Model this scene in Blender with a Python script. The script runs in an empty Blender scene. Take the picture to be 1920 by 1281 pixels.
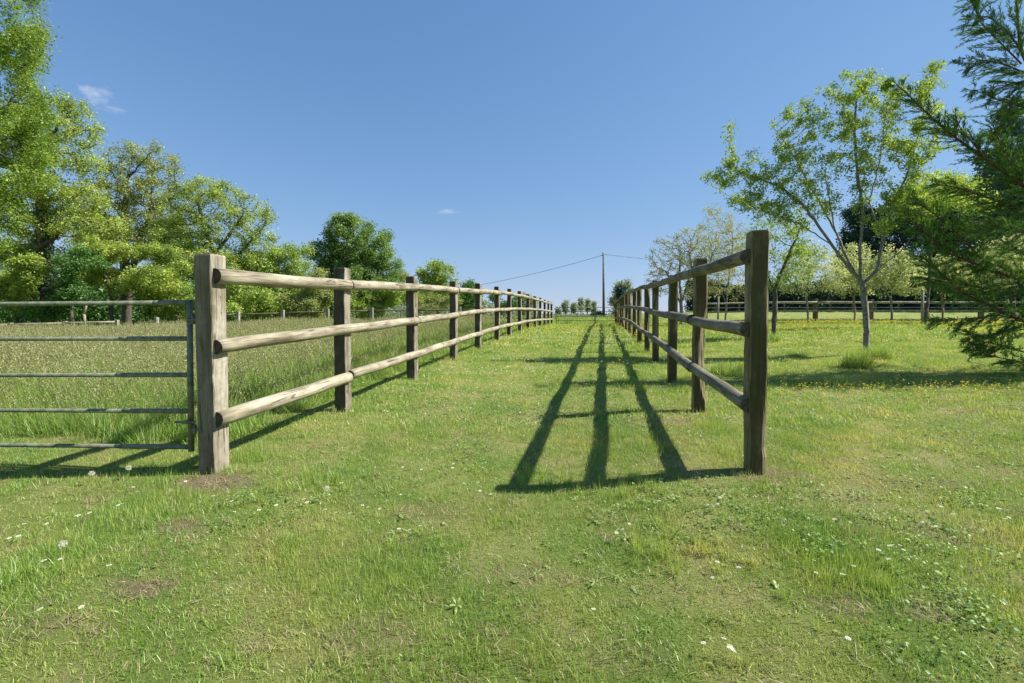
import bpy, bmesh, math, random
import numpy as np
from mathutils import Vector, Matrix
R = math.radians
rng = np.random.default_rng(7)
random.seed(7)
sc = bpy.context.scene
COL = sc.collection

# ---------------------------------------------------------------- camera, sky, sun
F = 853.0; EYE = 1.06; PITCH = R(1.0); HOR = 600.0
CY = HOR + F*math.tan(PITCH)
cam_d = bpy.data.cameras.new('camera'); cam = bpy.data.objects.new('camera', cam_d); COL.objects.link(cam)
cam_d.sensor_width = 36; cam_d.lens = F/1920*36; cam_d.clip_start = .05; cam_d.clip_end = 3000
cam_d.shift_y = -(640.5-CY)/1920
cam.location = (0, 0, EYE); cam.rotation_euler = (R(90)-PITCH, 0, 0)
sc.camera = cam

SUN_EL, SUN_FWD = 44.6, 4.0          # elevation; degrees towards +Y from +X
w = bpy.data.worlds.new('World'); sc.world = w; w.use_nodes = True
nt = w.node_tree; bg = nt.nodes['Background']
sky = nt.nodes.new('ShaderNodeTexSky'); sky.sky_type = 'NISHITA'; sky.sun_disc = False
sky.sun_elevation = R(SUN_EL); sky.sun_rotation = R(90-SUN_FWD)
sky.altitude = 0; sky.air_density = 1.0; sky.dust_density = 0.0; sky.ozone_density = 3.5
bg.inputs['Strength'].default_value = .092
# two small wisps of cloud, fixed directions in the sky
def N(t, typ, **kw):
    n = t.nodes.new(typ)
    for k, v in kw.items(): setattr(n, k, v)
    return n
tc = N(nt, 'ShaderNodeTexCoord')
def px_dir(px, py):
    u = (px-960)/F; v = (CY-py)/F; c, s = math.cos(PITCH), math.sin(PITCH)
    return Vector((u, c+v*s, v*c-s)).normalized()
prev = sky.outputs[0]
for (cx, cy, rx, rz, amt, sd) in ((182, 177, .030, .019, .6, 1.3), (838, 397, .030, .010, .35, 5.1), (212, 203, .03, .010, .28, 9.2)):
    d = px_dir(cx, cy)
    sub = N(nt, 'ShaderNodeVectorMath', operation='SUBTRACT'); nt.links.new(tc.outputs['Generated'], sub.inputs[0]); sub.inputs[1].default_value = d
    scl = N(nt, 'ShaderNodeVectorMath', operation='MULTIPLY'); nt.links.new(sub.outputs[0], scl.inputs[0]); scl.inputs[1].default_value = (1/rx, 1/rx, 1/rz)
    ln = N(nt, 'ShaderNodeVectorMath', operation='LENGTH'); nt.links.new(scl.outputs[0], ln.inputs[0])
    no = N(nt, 'ShaderNodeTexNoise'); no.inputs['Scale'].default_value = 1.4; no.inputs['Detail'].default_value = 6; no.inputs['Roughness'].default_value = .6
    off = N(nt, 'ShaderNodeVectorMath', operation='ADD'); nt.links.new(scl.outputs[0], off.inputs[0]); off.inputs[1].default_value = (sd, sd*2, sd)
    nt.links.new(off.outputs[0], no.inputs['Vector'])
    m1 = N(nt, 'ShaderNodeMath', operation='SUBTRACT'); m1.inputs[0].default_value = 1.0; nt.links.new(ln.outputs['Value'], m1.inputs[1])
    m2 = N(nt, 'ShaderNodeMath', operation='MULTIPLY_ADD'); nt.links.new(no.outputs['Fac'], m2.inputs[0]); m2.inputs[1].default_value = 2.6; m2.inputs[2].default_value = -1.35
    m3 = N(nt, 'ShaderNodeMath', operation='ADD'); nt.links.new(m1.outputs[0], m3.inputs[0]); nt.links.new(m2.outputs[0], m3.inputs[1])
    mr = N(nt, 'ShaderNodeMapRange', interpolation_type='SMOOTHSTEP'); nt.links.new(m3.outputs[0], mr.inputs['Value'])
    mr.inputs['From Min'].default_value = .1; mr.inputs['From Max'].default_value = 1.3; mr.inputs['To Max'].default_value = amt
    mx = N(nt, 'ShaderNodeMix', data_type='RGBA'); nt.links.new(mr.outputs[0], mx.inputs['Factor']); nt.links.new(prev, mx.inputs[6]); mx.inputs[7].default_value = (7.0, 7.4, 8.0, 1)
    prev = mx.outputs[2]
SKY_K = 2**.85*.092
def vmath(op, a, b):
    n = N(nt, 'ShaderNodeVectorMath', operation=op)
    for k_, v_ in ((0, a), (1, b)):
        if isinstance(v_, tuple): n.inputs[k_].default_value = v_
        else: nt.links.new(v_, n.inputs[k_])
    return n.outputs[0]
xs_ = vmath('MULTIPLY', prev, tuple(SKY_K*q for q in (.88, .99, 1.05)))
den = vmath('ADD', vmath('MULTIPLY', xs_, (1.09, 1.48, 1.42)), (1.0, 1.0, 1.0))
ys_ = vmath('DIVIDE', vmath('MULTIPLY', xs_, (1.17/SKY_K, 1.50/SKY_K, 1.88/SKY_K)), den)
nt.links.new(ys_, bg.inputs['Color'])

sd_ = bpy.data.lights.new('sun', 'SUN'); sd_.energy = 5.0; sd_.angle = R(.53); sd_.color = (1, .96, .89)
sun = bpy.data.objects.new('sun', sd_); COL.objects.link(sun)
to_sun = Vector((math.cos(R(SUN_EL))*math.cos(R(SUN_FWD)), math.cos(R(SUN_EL))*math.sin(R(SUN_FWD)), math.sin(R(SUN_EL))))
sun.rotation_euler = to_sun.to_track_quat('Z', 'Y').to_euler(); sun.location = to_sun*60
vs = sc.view_settings; vs.view_transform = 'Standard'; vs.look = 'None'; vs.gamma = 1; vs.exposure = 0.85; vs.use_curve_mapping = False
sc.cycles.max_bounces = 8; sc.cycles.transparent_max_bounces = 4; sc.cycles.diffuse_bounces = 4; sc.cycles.transmission_bounces = 4

# ---------------------------------------------------------------- helpers
def W(px, py, Z):
    """photo pixel at depth Z -> world point"""
    u = (px-960)/F; v = (CY-py)/F; c, s = math.cos(PITCH), math.sin(PITCH)
    k = Z/(c+v*s)
    return np.array((u*k, Z, EYE+k*(v*c-s)))

def tag(o, label=None, cat=None, group=None, kind=None):
    if label: o['label'] = label
    if cat: o['category'] = cat
    if group: o['group'] = group
    if kind: o['kind'] = kind
    return o

def empty(name, loc=(0, 0, 0), label=None, cat=None, group=None):
    o = bpy.data.objects.new(name, None); COL.objects.link(o); o.location = loc; o.empty_display_size = .2
    return tag(o, label, cat, group)

def mesh(name, V, faces, mats=(), smooth=False, fattr=None, mi=None, vattr=None):
    """V (n,3); faces: array (m,k) or list of arrays"""
    me = bpy.data.meshes.new(name)
    V = np.asarray(V, np.float32)
    if not isinstance(faces, list): faces = [faces]
    faces = [np.asarray(f, np.int32) for f in faces if len(f)]
    me.vertices.add(len(V)); me.vertices.foreach_set('co', V.ravel())
    nl = sum(f.size for f in faces); nf = sum(len(f) for f in faces)
    me.loops.add(nl); me.polygons.add(nf)
    me.loops.foreach_set('vertex_index', np.concatenate([f.ravel() for f in faces]))
    tot = np.concatenate([np.full(len(f), f.shape[1], np.int32) for f in faces])
    me.polygons.foreach_set('loop_start', (np.cumsum(tot)-tot).astype(np.int32))
    for m in mats: me.materials.append(m)
    if mi is not None: me.polygons.foreach_set('material_index', np.asarray(mi, np.int32))
    me.polygons.foreach_set('use_smooth', np.full(nf, smooth))
    if fattr is not None:
        for k, a in fattr.items():
            at = me.attributes.new(k, 'FLOAT', 'FACE'); at.data.foreach_set('value', np.asarray(a, np.float32))
    if vattr is not None:
        for k, a in vattr.items():
            at = me.attributes.new(k, 'FLOAT', 'POINT'); at.data.foreach_set('value', np.asarray(a, np.float32))
    me.update(calc_edges=True)
    return me

def obj(name, me, parent=None, loc=None):
    o = bpy.data.objects.new(name, me); COL.objects.link(o)
    if parent: o.parent = parent
    if loc is not None: o.location = loc
    return o

def sm(x, a, b):
    t = np.clip((np.asarray(x, float)-a)/(b-a), 0, 1); return t*t*(3-2*t)

# ---------------------------------------------------------------- value noise (numpy)
_perm = rng.random((256, 256))
def vnoise(x, y, s=1.0, o=0):
    x = np.asarray(x, float)*s+o*17.3; y = np.asarray(y, float)*s+o*31.7
    xi = np.floor(x).astype(int); yi = np.floor(y).astype(int); fx = x-xi; fy = y-yi
    fx = fx*fx*(3-2*fx); fy = fy*fy*(3-2*fy)
    g = lambda a, b: _perm[(a) & 255, (b) & 255]
    return (g(xi, yi)*(1-fx)+g(xi+1, yi)*fx)*(1-fy)+(g(xi, yi+1)*(1-fx)+g(xi+1, yi+1)*fx)*fy
def fbm(x, y, s=1.0, o=0, n=4):
    r = 0; a = .5
    for i in range(n): r = r+a*vnoise(x, y, s*2**i, o+i); a *= .5
    return r/(1-.5**n)

# ---------------------------------------------------------------- terrain
PZ = [-300, -10, 0, 3.17, 4.84, 6.7, 8.7, 10.7, 12.8, 14.7, 16.9, 19.1, 21.4, 23.7, 25.9, 30.8, 42, 60, 90, 300, 900]
PH = [-1.2, -.4, -.18, 0, .08, .18, .29, .38, .49, .56, .60, .665, .69, .71, .725, .74, .9, .95, .8, .6, .8]
def XL(z): return -2.64+.1735*z           # left fence line
def XR(z): return 1.03+.194*z             # right fence line
def gh(x, y):
    x = np.asarray(x, float); y = np.asarray(y, float)
    k = lambda v: np.interp(v, PZ, PH)
    p = .25*k(y-.9)+.5*k(y)+.25*k(y+.9)
    yl = np.minimum(y, 32)
    dl = np.maximum(XL(yl)-x, 0); dr = np.maximum(x-XR(yl), 0)
    p = p-.42*sm(dl, 0, 20)*sm(y, 5, 18)-.38*sm(y, 19, 24)*sm(dl, 4, 16)-.4*sm(y, 24, 40)*sm(dl, 4, 16)
    p = p+.20*sm(dr, 0, 9)*sm(y, 2, 12)+.72*sm(dr, 3, 10)*sm(y, 25, 46)
    p = p+.055*sm(x, .3, 1.4)*sm(y, 1, 2.5)*(1-sm(y, 4, 7))
    p = p+.035*(fbm(x, y, .55, 3, 2)-.5)+.022*(fbm(x, y, 2.6, 5, 3)-.5)*sm(14-y, 0, 8)
    return p

# bare / dry soil patches (x, y, rx, ry, strength)
BARE = [(-1.95, 2.98, .33, .17, 1.0), (1.66, 2.98, .26, .15, 1.0), (-2.02, 3.02, .2, .2, .6)]
def at_ground(px, py):
    lo, hi = .8, 80.
    d = W(px, py, 1.0)
    for _ in range(50):
        m = (lo+hi)/2; p = W(px, py, m)
        if p[2] > float(gh(p[0], p[1])): lo = m
        else: hi = m
    p = W(px, py, lo); return np.array((p[0], p[1], float(gh(p[0], p[1]))))
for (px, py, rx, ry, s) in ((270, 1105, .16, .10, .95), (340, 985, .16, .09, .8), (1570, 1130, .14, .08, .75), (1740, 1145, .09, .05, .7), (1385, 990, .06, .06, .7),
                            (60, 1180, .16, .09, .5), (700, 1190, .2, .12, .45), (1180, 1230, .2, .1, .45), (1000, 1080, .25, .12, .35), (820, 960, .3, .14, .35), (1800, 1000, .35, .14, .4), (1240, 790, .5, .2, .4), (1700, 905, .5, .15, .35)):
    g = at_ground(px, py); BARE.append((g[0], g[1], rx, ry, s))
def bare(x, y):
    b = np.zeros(np.broadcast(x, y).shape)
    wob = .55+.9*fbm(x, y, 9, 11, 3)
    for (cx, cy, rx, ry, s) in BARE:
        d = np.sqrt(((x-cx)/rx)**2+((y-cy)/ry)**2)*wob
        b = np.maximum(b, s*(1-sm(d, .45, 1.15)))
    return b
def meadow(x, y):
    """1 where the uncut tall grass stands"""
    yl = np.clip(y, 0, 31)
    dl = XL(yl)-x
    n = (fbm(x, y, 1.6, 21, 3)-.5)*.5
    m = sm(dl+n, .35, .75)*sm(y+n-.05*dl, 3.6, 4.0)
    beyond = sm(y+n, 31.2, 32.2)
    return np.maximum(m, beyond)

# ---------------------------------------------------------------- materials
def newmat(name):
    m = bpy.data.materials.new(name); m.use_nodes = True
    t = m.node_tree; t.nodes.clear(); o = N(t, 'ShaderNodeOutputMaterial')
    return m, t, o
def ramp(t, fac, stops, interp='LINEAR'):
    r = N(t, 'ShaderNodeValToRGB'); r.color_ramp.interpolation = interp
    e = r.color_ramp.elements
    while len(e) < len(stops): e.new(.5)
    for i, (p, c) in enumerate(stops):
        e[i].position = p; e[i].color = (*c, 1) if len(c) == 3 else c
    t.links.new(fac, r.inputs[0]); return r.outputs[0]
def noise(t, vec, scale, detail=4, rough=.55, dist=0):
    n = N(t, 'ShaderNodeTexNoise'); n.inputs['Scale'].default_value = scale; n.inputs['Detail'].default_value = detail
    n.inputs['Roughness'].default_value = rough; n.inputs['Distortion'].default_value = dist
    if vec is not None: t.links.new(vec, n.inputs['Vector'])
    return n.outputs['Fac']
def mapping(t, vec, scale=(1, 1, 1)):
    m = N(t, 'ShaderNodeMapping'); m.inputs['Scale'].default_value = scale; t.links.new(vec, m.inputs['Vector']); return m.outputs[0]
def mix(t, fac, a, b, typ='MIX'):
    m = N(t, 'ShaderNodeMix', data_type='RGBA', blend_type=typ)
    for s, v in ((0, fac), (6, a), (7, b)):
        if isinstance(v, (int, float)): m.inputs[s].default_value = v
        elif isinstance(v, tuple): m.inputs[s].default_value = (*v, 1)
        else: t.links.new(v, m.inputs[s])
    return m.outputs[2]
def math_(t, op, a, b=None):
    m = N(t, 'ShaderNodeMath', operation=op)
    for i, v in enumerate((a, b)):
        if v is None: continue
        if isinstance(v, (int, float)): m.inputs[i].default_value = v
        else: t.links.new(v, m.inputs[i])
    return m.outputs[0]

def leaf_mat(name, stops, trans=.4, wscale=None, wcols=None, rough=.5, tr_gain=1.25, gloss=.04, gain=1.7):
    """stops over the per-leaf tone; optional world-space patch colour"""
    m, t, o = newmat(name)
    a = N(t, 'ShaderNodeAttribute', attribute_name='tone')
    gk = lambda st_: [(p_, tuple(min(.9, q_*gain) for q_ in c_)) for p_, c_ in st_]
    stops = gk(stops)
    c = ramp(t, a.outputs['Fac'], stops)
    if wscale: wcols = gk(wcols)
    if wscale:
        g = N(t, 'ShaderNodeNewGeometry')
        f = noise(t, g.outputs['Position'], wscale[0], 3, .6)
        c2 = ramp(t, f, wcols)
        c = mix(t, wscale[1], c, c2)
    d = N(t, 'ShaderNodeBsdfDiffuse'); t.links.new(c, d.inputs[0])
    tr = N(t, 'ShaderNodeBsdfTranslucent')
    tcol = mix(t, 1.0, c, (1.08*tr_gain, .98*tr_gain, .66*tr_gain), 'MULTIPLY'); t.links.new(tcol, tr.inputs[0])
    ms = N(t, 'ShaderNodeMixShader'); ms.inputs[0].default_value = trans
    t.links.new(d.outputs[0], ms.inputs[1]); t.links.new(tr.outputs[0], ms.inputs[2])
    gl = N(t, 'ShaderNodeBsdfGlossy'); gl.inputs['Roughness'].default_value = rough; gl.inputs[0].default_value = (.8, .85, .8, 1)
    ms2 = N(t, 'ShaderNodeMixShader'); ms2.inputs[0].default_value = gloss
    t.links.new(ms.outputs[0], ms2.inputs[1]); t.links.new(gl.outputs[0], ms2.inputs[2])
    t.links.new(ms2.outputs[0], o.inputs[0])
    return m

def wood_mat(name, cols, axis='Z', crack=.8, moss=(.1, .12, .03), moss_amt=.3, knots=False, shade_stain=0., shade_stain_col=(.05, .045, .018)):
    m, t, o = newmat(name)
    tcn = N(t, 'ShaderNodeTexCoord'); oi = N(t, 'ShaderNodeObjectInfo')
    cmb = N(t, 'ShaderNodeCombineXYZ')
    for i in range(3): t.links.new(math_(t, 'MULTIPLY', oi.outputs['Random'], (37.0, 53.0, 91.0)[i]), cmb.inputs[i])
    ad = N(t, 'ShaderNodeVectorMath', operation='ADD'); t.links.new(tcn.outputs['Object'], ad.inputs[0]); t.links.new(cmb.outputs[0], ad.inputs[1])
    v = ad.outputs[0]
    st = {'Z': (1, 1, .06), 'X': (.06, 1, 1)}[axis]; st2 = {'Z': (1, 1, .12), 'X': (.12, 1, 1)}[axis]
    grain = noise(t, mapping(t, v, st), 70, 5, .6)
    blot = noise(t, mapping(t, v, st2), 14, 5, .65)
    big = noise(t, v, 3.0, 4, .6)
    base = ramp(t, big, [(.3, cols[0]), (.5, cols[1]), (.72, cols[2])])
    dk = ramp(t, blot, [(.30, (.38, .34, .30)), (.5, (.92, .92, .9)), (.7, (1.08, 1.08, 1.08))])
    base = mix(t, 1.0, base, dk, 'MULTIPLY')
    gr = ramp(t, grain, [(.3, (.72, .7, .66)), (.6, (1.05, 1.05, 1.05))])
    base = mix(t, .8, base, gr, 'MULTIPLY')
    # drying cracks: thin lines of a stretched noise
    cn = noise(t, mapping(t, v, {'Z': (1, 1, .045), 'X': (.045, 1, 1)}[axis]), 16, 2, .5, .3)
    cd = math_(t, 'ABSOLUTE', math_(t, 'SUBTRACT', cn, .5))
    cl = ramp(t, cd, [(0, (0, 0, 0)), (.006, (.1, .1, .1)), (.018, (1, 1, 1))])
    gate = ramp(t, noise(t, v, 4.5, 2), [(.42, (0, 0, 0)), (.56, (1, 1, 1))])
    cmask = math_(t, 'MULTIPLY', math_(t, 'MULTIPLY', math_(t, 'SUBTRACT', 1.0, cl), gate), crack)
    base = mix(t, cmask, base, (.035, .026, .018))
    if knots:
        vo = N(t, 'ShaderNodeTexVoronoi'); vo.inputs['Scale'].default_value = 3.2; t.links.new(mapping(t, v, (.8, 1.4, 1.4)), vo.inputs['Vector'])
        kk = ramp(t, vo.outputs['Distance'], [(.05, (1, 1, 1)), (.14, (.25, .25, .25)), (.2, (0, 0, 0))])
        base = mix(t, math_(t, 'MULTIPLY', kk, .55), base, (.12, .075, .045))
        sn = noise(t, mapping(t, v, (.22, 1.6, 1.6)), 13, 5, .7)
        sk = ramp(t, sn, [(.56, (0, 0, 0)), (.66, (1, 1, 1))])
        base = mix(t, math_(t, 'MULTIPLY', sk, .5), base, (.13, .10, .08))
    mo = ramp(t, noise(t, v, 7, 6, .7), [(.45, (0, 0, 0)), (.62, (1, 1, 1))])
    base = mix(t, math_(t, 'MULTIPLY', mo, moss_amt), base, moss)
    if shade_stain:      # streaky dark stain on the front face, painting its shade into the wood
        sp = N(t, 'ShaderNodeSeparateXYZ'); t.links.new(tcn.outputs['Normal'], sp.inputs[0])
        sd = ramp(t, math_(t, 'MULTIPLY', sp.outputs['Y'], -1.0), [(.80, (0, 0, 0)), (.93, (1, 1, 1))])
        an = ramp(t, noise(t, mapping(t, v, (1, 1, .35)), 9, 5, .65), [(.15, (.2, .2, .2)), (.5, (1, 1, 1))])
        base = mix(t, math_(t, 'MULTIPLY', math_(t, 'MULTIPLY', sd, an), shade_stain), base, shade_stain_col)
    b = N(t, 'ShaderNodeBsdfPrincipled'); t.links.new(base, b.inputs['Base Color']); b.inputs['Roughness'].default_value = .85
    b.inputs['Specular IOR Level'].default_value = .25
    h = math_(t, 'ADD', math_(t, 'MULTIPLY', grain, .5), math_(t, 'MULTIPLY', blot, .4))
    h = math_(t, 'SUBTRACT', h, math_(t, 'MULTIPLY', cmask, 1.4))
    bp = N(t, 'ShaderNodeBump'); bp.inputs['Strength'].default_value = .7; bp.inputs['Distance'].default_value = .006
    t.links.new(h, bp.inputs['Height']); t.links.new(bp.outputs[0], b.inputs['Normal']); t.links.new(b.outputs[0], o.inputs[0])
    return m

def flat_mat(name, c1, c2, scale=8, rough=.8, metal=0, bump=.3):
    m, t, o = newmat(name)
    tcn = N(t, 'ShaderNodeTexCoord')
    f = noise(t, tcn.outputs['Object'], scale, 6, .65)
    c = ramp(t, f, [(.35, c1), (.65, c2)])
    b = N(t, 'ShaderNodeBsdfPrincipled'); t.links.new(c, b.inputs['Base Color']); b.inputs['Roughness'].default_value = rough; b.inputs['Metallic'].default_value = metal
    bp = N(t, 'ShaderNodeBump'); bp.inputs['Strength'].default_value = bump; bp.inputs['Distance'].default_value = .01
    t.links.new(f, bp.inputs['Height']); t.links.new(bp.outputs[0], b.inputs['Normal']); t.links.new(b.outputs[0], o.inputs[0])
    return m

M = {}
M['post_pale'] = wood_mat('weathered_oak_pale', [(.23, .19, .13), (.37, .33, .255), (.49, .45, .375)], 'Z', .9, (.10, .09, .04), .4, shade_stain=.6, shade_stain_col=(.10, .08, .045))
M['post_grey'] = wood_mat('weathered_oak_grey', [(.18, .15, .10), (.30, .265, .205), (.43, .395, .32)], 'Z', .9, (.07, .06, .025), .45, shade_stain=.85, shade_stain_col=(.05, .04, .02))
M['post_moss'] = wood_mat('weathered_oak_mossy', [(.15, .12, .065), (.25, .205, .115), (.38, .325, .21)], 'Z', .8, (.09, .10, .025), .5, shade_stain=.92, shade_stain_col=(.06, .05, .016))
M['rail_pale'] = wood_mat('round_rail_pale', [(.27, .235, .16), (.39, .345, .25), (.49, .45, .35)], 'X', .85, (.2, .19, .1), .15, True)
M['rail_moss'] = wood_mat('round_rail_grey', [(.15, .13, .085), (.24, .21, .15), (.34, .31, .24)], 'X', .85, (.10, .11, .04), .4, True)
M['end'] = flat_mat('sawn_rail_end', (.03, .02, .012), (.09, .065, .04), 30)  # dark end grain, with the shade on the cut ends painted in
M['far_wood'] = wood_mat('far_fence_wood', [(.24, .22, .17), (.34, .31, .25), (.45, .42, .35)], 'Z', .4, (.1, .1, .05), .3)
M['dark_wood'] = wood_mat('dark_fence_wood', [(.10, .09, .05), (.16, .14, .085), (.24, .22, .15)], 'Z', .4, (.07, .08, .03), .5)
M['metal'] = flat_mat('galvanised_steel_dull', (.075, .09, .05), (.20, .22, .15), 22, .6, .0, .15)
M['bark'] = flat_mat('bark_grey_brown', (.045, .035, .025), (.13, .11, .085), 9, .9, 0, .9)
M['bark_pale'] = flat_mat('bark_lichen_grey', (.10, .085, .06), (.30, .28, .235), 26, .9, 0, .9)
M['bark_con'] = flat_mat('bark_conifer', (.07, .035, .018), (.17, .095, .05), 18, .9, 0, .8)
M['pole'] = flat_mat('creosoted_pole', (.10, .09, .085), (.20, .185, .17), 6, .85)
M['wire'] = flat_mat('wire', (.03, .03, .03), (.05, .05, .05), 5, .5)
L = {}
L['beech'] = leaf_mat('leaf_beech', [(0, (.045, .08, .012)), (.5, (.095, .145, .022)), (1, (.165, .22, .04))], .42, gain=2.3)
L['oak'] = leaf_mat('leaf_oak_young', [(0, (.05, .075, .016)), (.5, (.135, .175, .034)), (1, (.24, .27, .07))], .42, gain=2.6)
L['olive'] = leaf_mat('leaf_olive', [(0, (.055, .068, .022)), (.5, (.115, .14, .042)), (1, (.20, .215, .075))], .4, gain=2.4)
L['bush'] = leaf_mat('leaf_bush', [(0, (.05, .085, .015)), (.5, (.115, .16, .03)), (1, (.195, .24, .055))], .42, gain=2.5)
L['round'] = leaf_mat('leaf_round_tree', [(0, (.035, .07, .018)), (.5, (.078, .125, .032)), (1, (.125, .18, .055))], .38, gain=2.5)
L['clover'] = leaf_mat('leaf_clover', [(0, (.05, .10, .02)), (.5, (.10, .17, .035)), (1, (.17, .24, .07))], .35, gain=1.7)
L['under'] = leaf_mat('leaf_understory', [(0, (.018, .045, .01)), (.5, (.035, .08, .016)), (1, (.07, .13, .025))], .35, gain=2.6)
L['orch'] = leaf_mat('leaf_orchard', [(0, (.08, .13, .02)), (.5, (.17, .24, .04)), (1, (.30, .36, .09))], .45, gain=1.75)
L['greytwig'] = leaf_mat('leaf_sparse', [(0, (.11, .13, .04)), (.5, (.22, .24, .09)), (1, (.38, .38, .20))], .4, gain=1.5)
L['blossom'] = leaf_mat('leaf_pale_blossom', [(0, (.19, .26, .09)), (.5, (.40, .46, .21)), (1, (.70, .72, .50))], .42, gain=1.1)
L['poplar'] = leaf_mat('leaf_poplar', [(0, (.10, .13, .08)), (.5, (.15, .185, .11)), (1, (.21, .24, .16))], .4)  # pale leaves, distance haze put into their colour
L['conifer'] = leaf_mat('leaf_dark_conifer', [(0, (.008, .022, .016)), (.5, (.018, .042, .030)), (1, (.04, .075, .05))], .15, gain=1.7)
L['blueconifer'] = leaf_mat('leaf_blue_conifer', [(0, (.02, .045, .035)), (.5, (.04, .08, .06)), (1, (.08, .13, .10))], .15, gain=1.5)
L['spray'] = leaf_mat('conifer_spray', [(0, (.022, .055, .010)), (.5, (.045, .10, .018)), (1, (.09, .16, .03))], .35, gain=2.3)
L['ivy'] = leaf_mat('leaf_ivy', [(0, (.03, .06, .015)), (.6, (.07, .12, .03)), (1, (.17, .22, .09))], .15, gloss=.15)
L['lawn'] = leaf_mat('grass_mown', [(0, (.035, .08, .012)), (.45, (.115, .18, .026)), (.78, (.22, .30, .055)), (.9, (.34, .34, .14)), (1, (.52, .47, .27))], .4, rough=.4, gloss=.04, wscale=(1.5, .58), wcols=[(.30, (.055, .13, .014)), (.48, (.12, .18, .03)), (.58, (.19, .21, .05)), (.70, (.30, .26, .10))], gain=2.05)
L['meadow'] = leaf_mat('grass_meadow', [(0, (.05, .10, .018)), (.5, (.12, .19, .03)), (.85, (.20, .27, .06)), (1, (.33, .31, .15))], .42,
                       (.35, .25), [(.35, (.08, .17, .02)), (.65, (.19, .21, .06))], gain=2.1)
L['seed'] = leaf_mat('seed_heads', [(0, (.17, .18, .055)), (.5, (.29, .29, .11)), (1, (.44, .42, .20))], .35, gain=0.92)
L['weed'] = leaf_mat('broad_weed', [(0, (.10, .16, .03)), (.5, (.20, .27, .06)), (1, (.40, .46, .20))], .35, gloss=.04, gain=1.3)
L['white'] = leaf_mat('petal_white', [(0, (.75, .75, .72)), (1, (.85, .85, .82))], .3, gain=1)
L['yellow'] = leaf_mat('petal_yellow', [(0, (.75, .50, .03)), (1, (.85, .62, .04))], .3, gain=1)
L['clock'] = leaf_mat('dandelion_down', [(0, (.55, .55, .5)), (1, (.75, .75, .72))], .5, gain=1)
L['dry'] = leaf_mat('dry_thatch', [(0, (.16, .11, .06)), (.5, (.30, .23, .12)), (1, (.45, .37, .22))], .3, gain=1.15)

# ---------------------------------------------------------------- ground
def axis_pts(segs):
    out = []
    for a, b, n in segs: out += list(np.linspace(a, b, n, endpoint=False))
    return np.array(out+[segs[-1][1]])
gx = axis_pts([(-900, -120, 14), (-120, -40, 24), (-40, -12, 70), (-12, -4.5, 60), (-4.5, 5, 210), (5, 14, 90), (14, 50, 80), (50, 140, 22), (140, 900, 14)])
gy = axis_pts([(-200, -4, 14), (-4, .6, 16), (.6, 6, 150), (6, 14, 90), (14, 34, 80), (34, 80, 46), (80, 200, 30), (200, 1200, 20)])
GX, GY = np.meshgrid(gx, gy); gv = np.stack([GX.ravel(), GY.ravel(), gh(GX, GY).ravel()], 1)
nx, ny = len(gx), len(gy)
ii = (np.arange(ny-1)[:, None]*nx+np.arange(nx-1)[None]).ravel()
gf = np.stack([ii, ii+1, ii+nx+1, ii+nx], 1)
m, t, o = newmat('soil_and_thatch')
g = N(t, 'ShaderNodeNewGeometry'); P = g.outputs['Position']
f1 = noise(t, P, 1.7, 3, .6); f2 = noise(t, P, 170, 6, .75); f3 = noise(t, P, 9, 4, .6)
grass = ramp(t, f1, [(.32, (.11, .18, .035)), (.5, (.20, .24, .06)), (.68, (.31, .28, .12))])
grass = mix(t, .75, grass, ramp(t, f2, [(.3, (.5, .5, .45)), (.7, (1.5, 1.5, 1.5))]), 'MULTIPLY')
soil = ramp(t, f2, [(.3, (.08, .06, .035)), (.5, (.19, .155, .085)), (.7, (.36, .31, .19))])
at = N(t, 'ShaderNodeAttribute', attribute_name='bare')
c = mix(t, math_(t, 'MINIMUM', at.outputs['Fac'], 1.0), grass, soil)
b = N(t, 'ShaderNodeBsdfPrincipled'); b.inputs['Roughness'].default_value = .95; b.inputs['Specular IOR Level'].default_value = .1; t.links.new(c, b.inputs['Base Color'])
bp = N(t, 'ShaderNodeBump'); bp.inputs['Strength'].default_value = .9; bp.inputs['Distance'].default_value = .02
t.links.new(math_(t, 'ADD', f2, f3), bp.inputs['Height']); t.links.new(bp.outputs[0], b.inputs['Normal']); t.links.new(b.outputs[0], o.inputs[0])
ground = obj('ground', mesh('ground', gv, gf, [m], True, vattr={'bare': bare(gv[:, 0], gv[:, 1])}))
ground['kind'] = 'structure'

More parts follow.
